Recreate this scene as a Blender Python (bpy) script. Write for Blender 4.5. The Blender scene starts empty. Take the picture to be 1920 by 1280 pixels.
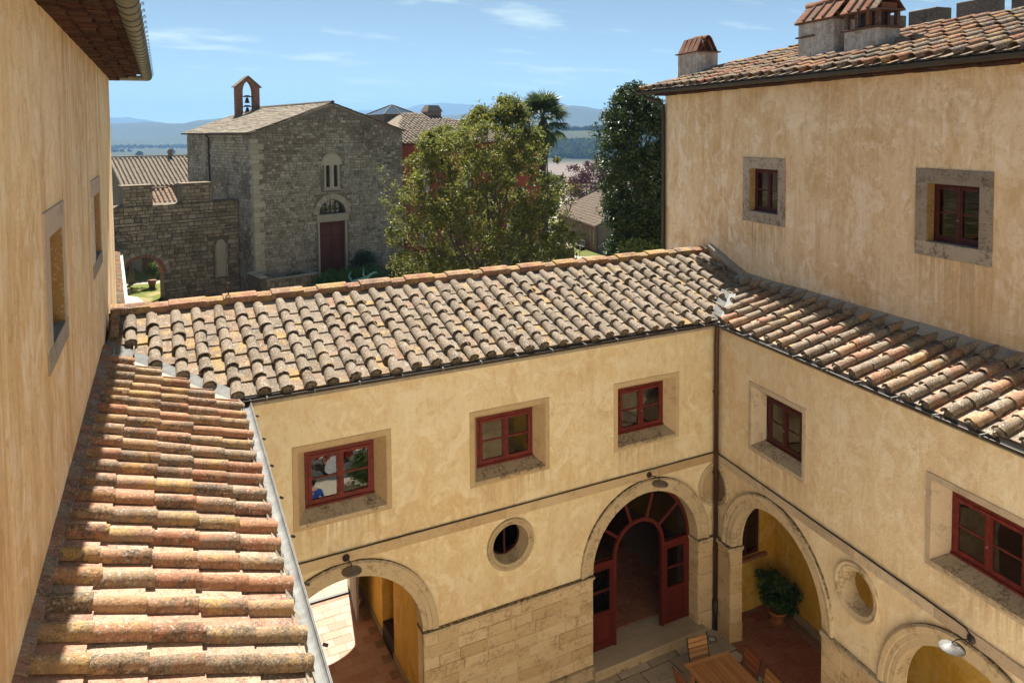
import bpy, bmesh, math, random
import numpy as np
from mathutils import Vector, Matrix, noise
from mathutils.geometry import tessellate_polygon
random.seed(7); rng = np.random.default_rng(7)
R = math.radians
scene = bpy.context.scene
col = scene.collection

# ------------------------------------------------------------------ camera
CAM = Vector((0.0, -11.5, 10.412))
yaw, pitch, roll = R(27.271), R(2.842), R(-0.488)
fwd0 = Vector((math.sin(yaw), math.cos(yaw), 0)); right0 = Vector((math.cos(yaw), -math.sin(yaw), 0)); up0 = Vector((0, 0, 1))
fwd = fwd0 * math.cos(pitch) - up0 * math.sin(pitch); up1 = up0 * math.cos(pitch) + fwd0 * math.sin(pitch)
rgt = right0 * math.cos(roll) + up1 * math.sin(roll); upv = up1 * math.cos(roll) - right0 * math.sin(roll)
cd = bpy.data.cameras.new('camera'); cam = bpy.data.objects.new('camera', cd); col.objects.link(cam)
cam.matrix_world = Matrix(((rgt.x, upv.x, -fwd.x, CAM.x), (rgt.y, upv.y, -fwd.y, CAM.y), (rgt.z, upv.z, -fwd.z, CAM.z), (0, 0, 0, 1)))
cd.sensor_width = 36; cd.lens = 26.074; cd.shift_y = -0.16959; cd.clip_start = 0.05; cd.clip_end = 40000
scene.camera = cam

# ------------------------------------------------------------------ sky, sun, exposure
SUN_EL, SUN_AZ = R(52), R(10.5)          # azimuth from +Y towards +X
world = bpy.data.worlds.new('World'); scene.world = world; world.use_nodes = True
wt = world.node_tree; wn = wt.nodes; wl = wt.links
for n_ in list(wn): wn.remove(n_)
sky = wn.new('ShaderNodeTexSky'); sky.sky_type = 'NISHITA'; sky.sun_disc = False
sky.sun_elevation = SUN_EL; sky.sun_rotation = SUN_AZ; sky.altitude = 600
sky.air_density = 0.5; sky.dust_density = 0.0; sky.ozone_density = 3.0
bg = wn.new('ShaderNodeBackground'); bg.inputs["Strength"].default_value = 0.05
wo = wn.new('ShaderNodeOutputWorld')
# thin cirrus, mixed into the sky by direction
tcw = wn.new('ShaderNodeTexCoord'); sepw = wn.new('ShaderNodeSeparateXYZ'); wl.new(tcw.outputs['Generated'], sepw.inputs[0])
addz = wn.new('ShaderNodeMath'); addz.operation = 'ADD'; addz.inputs[1].default_value = 0.12; wl.new(sepw.outputs[2], addz.inputs[0])
dx = wn.new('ShaderNodeMath'); dx.operation = 'DIVIDE'; wl.new(sepw.outputs[0], dx.inputs[0]); wl.new(addz.outputs[0], dx.inputs[1])
dy = wn.new('ShaderNodeMath'); dy.operation = 'DIVIDE'; wl.new(sepw.outputs[1], dy.inputs[0]); wl.new(addz.outputs[0], dy.inputs[1])
cmb = wn.new('ShaderNodeCombineXYZ'); wl.new(dx.outputs[0], cmb.inputs[0]); wl.new(dy.outputs[0], cmb.inputs[1])
mpw = wn.new('ShaderNodeMapping'); mpw.inputs['Rotation'].default_value = (0, 0, R(-25)); mpw.inputs['Scale'].default_value = (0.8, 1.5, 1); mpw.inputs['Location'].default_value = (1.54, 2.62, 0)
wl.new(cmb.outputs[0], mpw.inputs[0])
cn = wn.new('ShaderNodeTexNoise'); cn.inputs['Scale'].default_value = 1.5; cn.inputs['Detail'].default_value = 9; cn.inputs['Roughness'].default_value = 0.58
wl.new(mpw.outputs[0], cn.inputs['Vector'])
crp = wn.new('ShaderNodeValToRGB'); crp.color_ramp.elements[0].position = 0.56; crp.color_ramp.elements[1].position = 0.74
crp.color_ramp.elements[0].color = (0, 0, 0, 1); crp.color_ramp.elements[1].color = (0.75, 0.75, 0.75, 1)
wl.new(cn.outputs['Fac'], crp.inputs[0])
mxw = wn.new('ShaderNodeMixRGB'); mxw.inputs[2].default_value = (9.0, 9.5, 10.0, 1)
wl.new(crp.outputs[0], mxw.inputs[0]); wl.new(sky.outputs[0], mxw.inputs[1])
tw = wn.new('ShaderNodeMixRGB'); tw.blend_type = 'MULTIPLY'; tw.inputs[0].default_value = 1; tw.inputs[2].default_value = (0.80, 0.87, 0.73, 1)
hs_ = wn.new('ShaderNodeHueSaturation'); hs_.inputs['Saturation'].default_value = 0.76; wl.new(mxw.outputs[0], hs_.inputs['Color']); wl.new(hs_.outputs[0], tw.inputs[1])
wl.new(tw.outputs[0], bg.inputs[0]); wl.new(bg.outputs[0], wo.inputs[0])

sd = bpy.data.lights.new('sun', 'SUN'); sd.energy = 5.0; sd.angle = R(0.53); sd.color = (1.0, 0.93, 0.82)
sun = bpy.data.objects.new('sun', sd); col.objects.link(sun)
sdir = Vector((math.sin(SUN_AZ) * math.cos(SUN_EL), math.cos(SUN_AZ) * math.cos(SUN_EL), math.sin(SUN_EL)))
sun.rotation_euler = sdir.to_track_quat('Z', 'Y').to_euler(); sun.location = (0, 0, 60)

vs = scene.view_settings; vs.view_transform = 'Standard'; vs.look = 'None'; vs.exposure = 1.62; vs.gamma = 1; vs.use_curve_mapping = False
scene.render.engine = 'CYCLES'
cy = scene.cycles
cy.use_denoising = True; cy.max_bounces = 8; cy.diffuse_bounces = 4; cy.glossy_bounces = 3; cy.transmission_bounces = 4; cy.transparent_max_bounces = 8; cy.volume_bounces = 0
cy.caustics_reflective = False; cy.caustics_refractive = False; cy.sample_clamp_indirect = 6

# ------------------------------------------------------------------ materials
class NT:
    def __init__(s, name, rough=0.85, spec=0.2):
        s.m = bpy.data.materials.new(name); s.m.use_nodes = True
        s.t = s.m.node_tree; s.n = s.t.nodes; s.b = s.n['Principled BSDF']; s.out = s.n['Material Output']
        s.b.inputs['Roughness'].default_value = rough; s.b.inputs['Specular IOR Level'].default_value = spec
        s._pos = None
    def new(s, k, **kw):
        x = s.n.new(k)
        for a, v in kw.items(): setattr(x, a, v)
        return x
    def put(s, sock, v):
        if hasattr(v, 'links') or isinstance(v, bpy.types.NodeSocket): s.t.links.new(v, sock)
        elif isinstance(v, (tuple, list)) and len(v) == 3 and sock.type == 'RGBA': sock.default_value = (*v, 1)
        else: sock.default_value = v
    def pos(s, scale=(1, 1, 1), obj=False):
        if s._pos is None:
            s._pos = s.new('ShaderNodeNewGeometry').outputs['Position']
        p = s.new('ShaderNodeTexCoord').outputs['Object'] if obj else s._pos
        if tuple(scale) == (1, 1, 1): return p
        mp = s.new('ShaderNodeMapping'); mp.inputs['Scale'].default_value = scale; s.put(mp.inputs[0], p); return mp.outputs[0]
    def noise(s, scale, detail=4, rough=0.55, vec=None, dist=0.0, color=False):
        x = s.new('ShaderNodeTexNoise'); x.inputs['Scale'].default_value = scale; x.inputs['Detail'].default_value = detail
        x.inputs['Roughness'].default_value = rough; x.inputs['Distortion'].default_value = dist
        s.put(x.inputs['Vector'], vec if vec is not None else s.pos())
        return x.outputs['Color' if color else 'Fac']
    def voro(s, scale, vec=None, feature='F1', out='Distance', rnd=1.0):
        x = s.new('ShaderNodeTexVoronoi'); x.feature = feature; x.inputs['Scale'].default_value = scale; x.inputs['Randomness'].default_value = rnd
        s.put(x.inputs['Vector'], vec if vec is not None else s.pos()); return x.outputs[out]
    def ramp(s, f, stops, interp='LINEAR'):
        x = s.new('ShaderNodeValToRGB'); e = x.color_ramp.elements; x.color_ramp.interpolation = interp
        while len(e) < len(stops): e.new(0.5)
        for i, (p, c) in enumerate(stops):
            e[i].position = p; e[i].color = (*c, 1) if isinstance(c, (tuple, list)) else (c, c, c, 1)
        s.put(x.inputs[0], f); return x.outputs[0]
    def mix(s, f, a, b, mode='MIX'):
        x = s.new('ShaderNodeMixRGB'); x.blend_type = mode
        s.put(x.inputs[0], f); s.put(x.inputs[1], a); s.put(x.inputs[2], b); return x.outputs[0]
    def math(s, op, a, b=0.0, clamp=False):
        x = s.new('ShaderNodeMath'); x.operation = op; x.use_clamp = clamp; s.put(x.inputs[0], a); s.put(x.inputs[1], b); return x.outputs[0]
    def rnd(s): return s.new('ShaderNodeObjectInfo').outputs['Random']
    def attr(s, name, out='Fac'):
        x = s.new('ShaderNodeAttribute'); x.attribute_name = name; return x.outputs[out]
    def color(s, c): s.put(s.b.inputs['Base Color'], c); return s
    def bump(s, h, strength=0.3, dist=0.02):
        x = s.new('ShaderNodeBump'); x.inputs['Strength'].default_value = strength; x.inputs['Distance'].default_value = dist
        s.put(x.inputs['Height'], h); s.put(s.b.inputs['Normal'], x.outputs[0]); return s

def plaster(name, a, b, stain, streak=0.4, patch=1.0, pale=(0.66, 0.56, 0.42), blotch=0.5, drips=None):
    """lime plaster: broad faded patches, trowel clouds, vertical rain streaks, pale scuffs, hairline cracks"""
    N = NT(name, 0.92, 0.12)
    big = N.noise(0.42 * patch, 5, 0.62, dist=1.0); mid = N.noise(1.7 * patch, 6, 0.64, dist=1.4); fine = N.noise(24, 5, 0.65)
    c = N.mix(N.ramp(big, [(0.38, 0.0), (0.60, 1.0)]), a, b)
    bl = N.noise(0.8 * patch, 7, 0.68, vec=N.pos((1.2, 1.2, 0.75)), dist=1.8)
    c = N.mix(N.math('MULTIPLY', N.ramp(bl, [(0.50, 0.0), (0.60, 1.0)]), blotch), c, stain)
    c = N.mix(N.math('MULTIPLY', N.ramp(mid, [(0.50, 0.0), (0.60, 1.0)]), 0.8), c, pale)
    br = N.noise(5.0 * patch, 6, 0.7, vec=N.pos((1, 1, 0.6)), dist=2.0)
    c = N.mix(N.math('MULTIPLY', N.ramp(br, [(0.52, 0.0), (0.62, 1.0)]), 0.4), c, pale)
    c = N.mix(N.math('MULTIPLY', N.ramp(br, [(0.36, 1.0), (0.46, 0.0)]), 0.4), c, stain)
    msk = N.ramp(N.noise(0.5, 3, 0.5, vec=N.pos((1, 1, 0.4))), [(0.38, 0.2), (0.62, 1.0)])
    st = N.noise(1.0, 6, 0.66, vec=N.pos((3.4, 3.4, 0.28)), dist=0.3)
    c = N.mix(N.math('MULTIPLY', N.math('MULTIPLY', N.ramp(st, [(0.47, 0.0), (0.62, 1.0)]), msk), streak), c, stain)
    st2 = N.noise(1.0, 5, 0.7, vec=N.pos((15, 15, 0.6)))
    c = N.mix(N.math('MULTIPLY', N.math('MULTIPLY', N.ramp(st2, [(0.5, 0.0), (0.68, 1.0)]), msk), streak * 0.8), c, stain)
    c = N.mix(N.math('MULTIPLY', N.ramp(N.noise(10, 6, 0.72, dist=1.6), [(0.56, 0.0), (0.66, 1.0)]), 0.35), c, stain)
    if drips:      # rain runs below the sills, in the wall's own coordinates
        u0, per, hw, zt, ln = drips
        sp = N.new('ShaderNodeSeparateXYZ'); N.put(sp.inputs[0], N.pos((1, 1, 1), obj=True) if False else N.new('ShaderNodeTexCoord').outputs['Object'])
        fr = N.math('FRACT', N.math('ADD', N.math('DIVIDE', N.math('SUBTRACT', sp.outputs[0], u0), per), 100.5))
        du = N.math('MULTIPLY', N.math('ABSOLUTE', N.math('SUBTRACT', fr, 0.5)), per)
        mu = N.ramp(N.math('DIVIDE', du, hw * 1.3), [(0.62, 1.0), (0.85, 0.0)])
        dz = N.math('DIVIDE', N.math('SUBTRACT', zt, sp.outputs[2]), ln)
        mz = N.ramp(dz, [(0.0, 0.0), (0.01, 1.0), (0.25, 0.75), (1.0, 0.0)])
        mp = N.new('ShaderNodeMapping'); mp.inputs['Scale'].default_value = (11, 1, 0.45); N.put(mp.inputs[0], N.new('ShaderNodeTexCoord').outputs['Object'])
        ns = N.ramp(N.noise(1.0, 5, 0.7, vec=mp.outputs[0]), [(0.42, 0.0), (0.62, 1.0)])
        c = N.mix(N.math('MULTIPLY', N.math('MULTIPLY', N.math('MULTIPLY', mu, mz), ns), 0.7), c, tuple(x * 0.72 for x in stain))
    wv = N.new('ShaderNodeVectorMath', operation='ADD'); N.put(wv.inputs[0], N.pos((0.55, 0.55, 0.45)))
    ws = N.new('ShaderNodeVectorMath', operation='SCALE'); N.put(ws.inputs[0], N.noise(1.6, 6, 0.7, color=True)); ws.inputs['Scale'].default_value = 0.55; N.put(wv.inputs[1], ws.outputs[0])
    ck = N.voro(1.0, vec=wv.outputs[0], feature='DISTANCE_TO_EDGE')
    c = N.mix(N.math('MULTIPLY', N.math('MULTIPLY', N.ramp(ck, [(0.004, 1.0), (0.013, 0.0)]), N.ramp(N.noise(0.7, 2), [(0.52, 0.0), (0.62, 1.0)])), 0.28), c, tuple(x * 0.6 for x in stain))
    c = N.mix(N.math('MULTIPLY', N.ramp(N.noise(70, 2), [(0.71, 0.0), (0.76, 1.0)]), 0.4), c, (0.16, 0.10, 0.06))
    N.color(c)
    h = N.math('ADD', N.math('MULTIPLY', mid, 0.6), N.math('ADD', N.math('MULTIPLY', fine, 0.35), N.math('MULTIPLY', br, 0.35)))
    return N.bump(h, 0.6, 0.035).m

def tilemat(name, weather=0.6, lichen=0.3, dark=0.4, terra=None, greyA=(0.40, 0.34, 0.28), greyB=(0.25, 0.21, 0.17), oran=(0.40, 0.22, 0.055), white=0.8, crust=0.5, wear=(0.50, 0.30, 0.20)):
    """old clay tile: each tile its own fired colour, grey crust, ochre and white lichen, black specks"""
    N = NT(name, 0.95, 0.1)
    r = N.rnd()
    terra = terra or [(0.0, (0.44, 0.19, 0.12)), (0.25, (0.52, 0.27, 0.17)), (0.45, (0.38, 0.15, 0.09)), (0.62, (0.55, 0.36, 0.22)), (0.8, (0.47, 0.22, 0.14)), (1.0, (0.42, 0.30, 0.18))]
    base = N.ramp(r, terra, 'CONSTANT')
    n1 = N.noise(4.5, 5, 0.65); n2 = N.noise(17, 7, 0.7); n3 = N.noise(60, 4, 0.7); n5 = N.noise(130, 2, 0.6)
    base = N.mix(N.ramp(n2, [(0.3, 0.0), (0.7, 0.45)]), base, wear)
    r2 = N.math('FRACT', N.math('MULTIPLY', r, 7.31)); r3 = N.math('FRACT', N.math('MULTIPLY', r, 13.7))
    g = N.mix(N.ramp(n3, [(0.35, 0.0), (0.65, 1.0)]), greyB, greyA)
    wm = N.math('ADD', N.math('ADD', N.math('MULTIPLY', n1, 0.55), N.math('MULTIPLY', n2, 0.55)), N.math('MULTIPLY', N.math('SUBTRACT', r2, 0.5), 0.32))
    t = 1.08 - weather
    c = N.mix(N.ramp(wm, [(max(0, t - 0.10), 0.0), (t + 0.08, 1.0)]), base, g)
    cm = N.math('ADD', N.math('MULTIPLY', N.noise(7.5, 7, 0.80, dist=0.6), 0.75), N.math('MULTIPLY', N.math('FRACT', N.math('MULTIPLY', r, 23.3)), 0.16))
    c = N.mix(N.math('MULTIPLY', N.ramp(cm, [(0.47, 0.0), (0.53, 1.0)]), crust), c, N.mix(N.ramp(n3, [(0.42, 0.0), (0.6, 1.0)]), (0.06, 0.048, 0.036), (0.20, 0.165, 0.125)))
    lm = N.math('ADD', N.math('MULTIPLY', N.noise(3.1, 3, 0.6, vec=N.pos((1, 1, 1))), 0.6), N.math('ADD', N.math('MULTIPLY', N.noise(26, 5, 0.75), 0.5), N.math('MULTIPLY', N.math('SUBTRACT', r3, 0.5), 0.08)))
    lt = 0.80 - lichen * 0.45
    c = N.mix(N.math('MULTIPLY', N.ramp(lm, [(lt, 0.0), (lt + 0.07, 1.0)]), 0.85), c, N.mix(n3, oran, (0.46, 0.35, 0.17)))
    wv = N.voro(34, feature='SMOOTH_F1'); wmask = N.ramp(wv, [(0.22, 1.0), (0.34, 0.0)])
    c = N.mix(N.math('MULTIPLY', N.math('MULTIPLY', wmask, N.ramp(N.noise(5.5, 3), [(0.44, 0.0), (0.56, 1.0)])), white), c, (0.52, 0.49, 0.42))
    dk = N.ramp(N.math('ADD', N.math('MULTIPLY', n5, 0.5), N.math('MULTIPLY', N.noise(38, 5, 0.8), 0.5)), [(0.515, 0.0), (0.56, 1.0)])
    dkw = N.math('MULTIPLY', dk, N.ramp(N.noise(8, 4), [(0.38, 0.2), (0.58, 1.0)]))
    c = N.mix(N.math('MULTIPLY', dkw, dark), c, (0.055, 0.045, 0.04))
    N.color(c)
    return N.bump(N.math('ADD', N.math('MULTIPLY', n2, 0.6), N.math('MULTIPLY', n3, 0.6)), 0.7, 0.02).m

def stone(name, a, b, dark=(0.12, 0.10, 0.07), scale=1.0, darkamt=0.5, usetint=False, rough=0.93, moss=0.0):
    N = NT(name, rough, 0.12)
    n1 = N.noise(1.6 * scale, 5, 0.65); n2 = N.noise(9 * scale, 7, 0.7); n3 = N.noise(45 * scale, 4, 0.7)
    r = N.attr('tint') if usetint else N.rnd()
    c = N.mix(N.math('ADD', N.math('MULTIPLY', n2, 0.5), N.math('MULTIPLY', N.math('SUBTRACT', r, 0.25), 0.6 if usetint else 1.0), True), a, b)
    c = N.mix(N.math('MULTIPLY', N.ramp(N.math('ADD', N.math('MULTIPLY', n1, 0.5), N.math('MULTIPLY', n2, 0.5)), [(0.50, 0.0), (0.62, 1.0)]), darkamt), c, dark)
    c = N.mix(N.math('MULTIPLY', N.ramp(n3, [(0.55, 0.0), (0.68, 1.0)]), 0.55 * darkamt + 0.1), c, dark)
    c = N.mix(N.math('MULTIPLY', N.ramp(N.noise(20 * scale, 4), [(0.58, 0.0), (0.66, 1.0)]), 0.3), c, (0.62, 0.57, 0.48))
    if moss:
        sx = N.new('ShaderNodeSeparateXYZ'); N.put(sx.inputs[0], N.new('ShaderNodeNewGeometry').outputs['True Normal'])
        mk = N.math('MULTIPLY', N.ramp(sx.outputs[2], [(0.14, 0.0), (0.5, 1.0)]), N.ramp(N.math('ADD', N.math('MULTIPLY', n2, 0.5), N.math('MULTIPLY', n3, 0.5)), [(0.40, 0.0), (0.50, 1.0)]))
        c = N.mix(N.math('MULTIPLY', mk, moss), c, N.mix(n3, (0.035, 0.028, 0.02), (0.11, 0.09, 0.06)))
    N.color(c)
    return N.bump(N.math('ADD', N.math('MULTIPLY', n2, 0.7), N.math('MULTIPLY', n3, 0.5)), 0.6, 0.02).m

def plain(name, c, rough=0.6, spec=0.3, var=0.25, metal=0.0, scale=12):
    N = NT(name, rough, spec); N.b.inputs['Metallic'].default_value = metal
    n = N.noise(scale, 5, 0.65); k = tuple(x * (1 - var) for x in c); l = tuple(min(1, x * (1 + var)) for x in c)
    N.color(N.mix(N.ramp(n, [(0.3, 0.0), (0.7, 1.0)]), k, l)); N.bump(n, 0.15, 0.01)
    return N.m

def wood(name, a, b, axis=0, rough=0.6, obj=True):
    N = NT(name, rough, 0.3)
    sc = [28, 28, 28]; sc[axis] = 1.6
    n = N.noise(1.0, 6, 0.7, vec=N.pos(tuple(sc), obj=obj)); r = N.rnd()
    f = N.math('ADD', N.math('MULTIPLY', n, 0.8), N.math('MULTIPLY', N.math('SUBTRACT', r, 0.4), 0.45), True)
    N.color(N.mix(f, a, b)); N.bump(n, 0.3, 0.01); return N.m

def leafmat(name, a, b, yellow=None, trans=0.35, rough=0.5, spec=0.35):
    N = NT(name, rough, spec)
    t = N.attr('tint')
    c = N.mix(t, a, b)
    if yellow: c = N.mix(N.ramp(N.math('FRACT', N.math('MULTIPLY', t, 9.7)), [(0.60, 0.0), (0.95, 1.0)]), c, yellow)
    N.color(c)
    tr = N.new('ShaderNodeBsdfTranslucent'); N.put(tr.inputs[0], N.mix(0.35, c, tuple(min(1, 1.6 * x) for x in b)))
    mx = N.new('ShaderNodeMixShader'); mx.inputs[0].default_value = trans
    N.t.links.new(N.b.outputs[0], mx.inputs[1]); N.t.links.new(tr.outputs[0], mx.inputs[2]); N.t.links.new(mx.outputs[0], N.out.inputs[0])
    return N.m

def glassmat(name, tint=(0.75, 0.8, 0.8), fac=0.22, k=1.0):
    N = NT(name)
    g = N.new('ShaderNodeBsdfGlossy'); g.inputs['Roughness'].default_value = 0.015; g.inputs['Color'].default_value = (0.95, 0.95, 0.95, 1)
    t = N.new('ShaderNodeBsdfTransparent'); t.inputs[0].default_value = (*tint, 1)
    lw = N.new('ShaderNodeFresnel'); lw.inputs[0].default_value = 1.5
    f = N.math('ADD', N.math('MULTIPLY', lw.outputs[0], k), fac, True)
    mx = N.new('ShaderNodeMixShader'); N.put(mx.inputs[0], f)
    N.t.links.new(t.outputs[0], mx.inputs[1]); N.t.links.new(g.outputs[0], mx.inputs[2]); N.t.links.new(mx.outputs[0], N.out.inputs[0])
    b = N.new('ShaderNodeBump'); b.inputs['Strength'].default_value = 0.06; b.inputs['Distance'].default_value = 0.02
    N.put(b.inputs['Height'], N.noise(2.2, 2)); N.t.links.new(b.outputs[0], g.inputs['Normal'])
    return N.m

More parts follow.
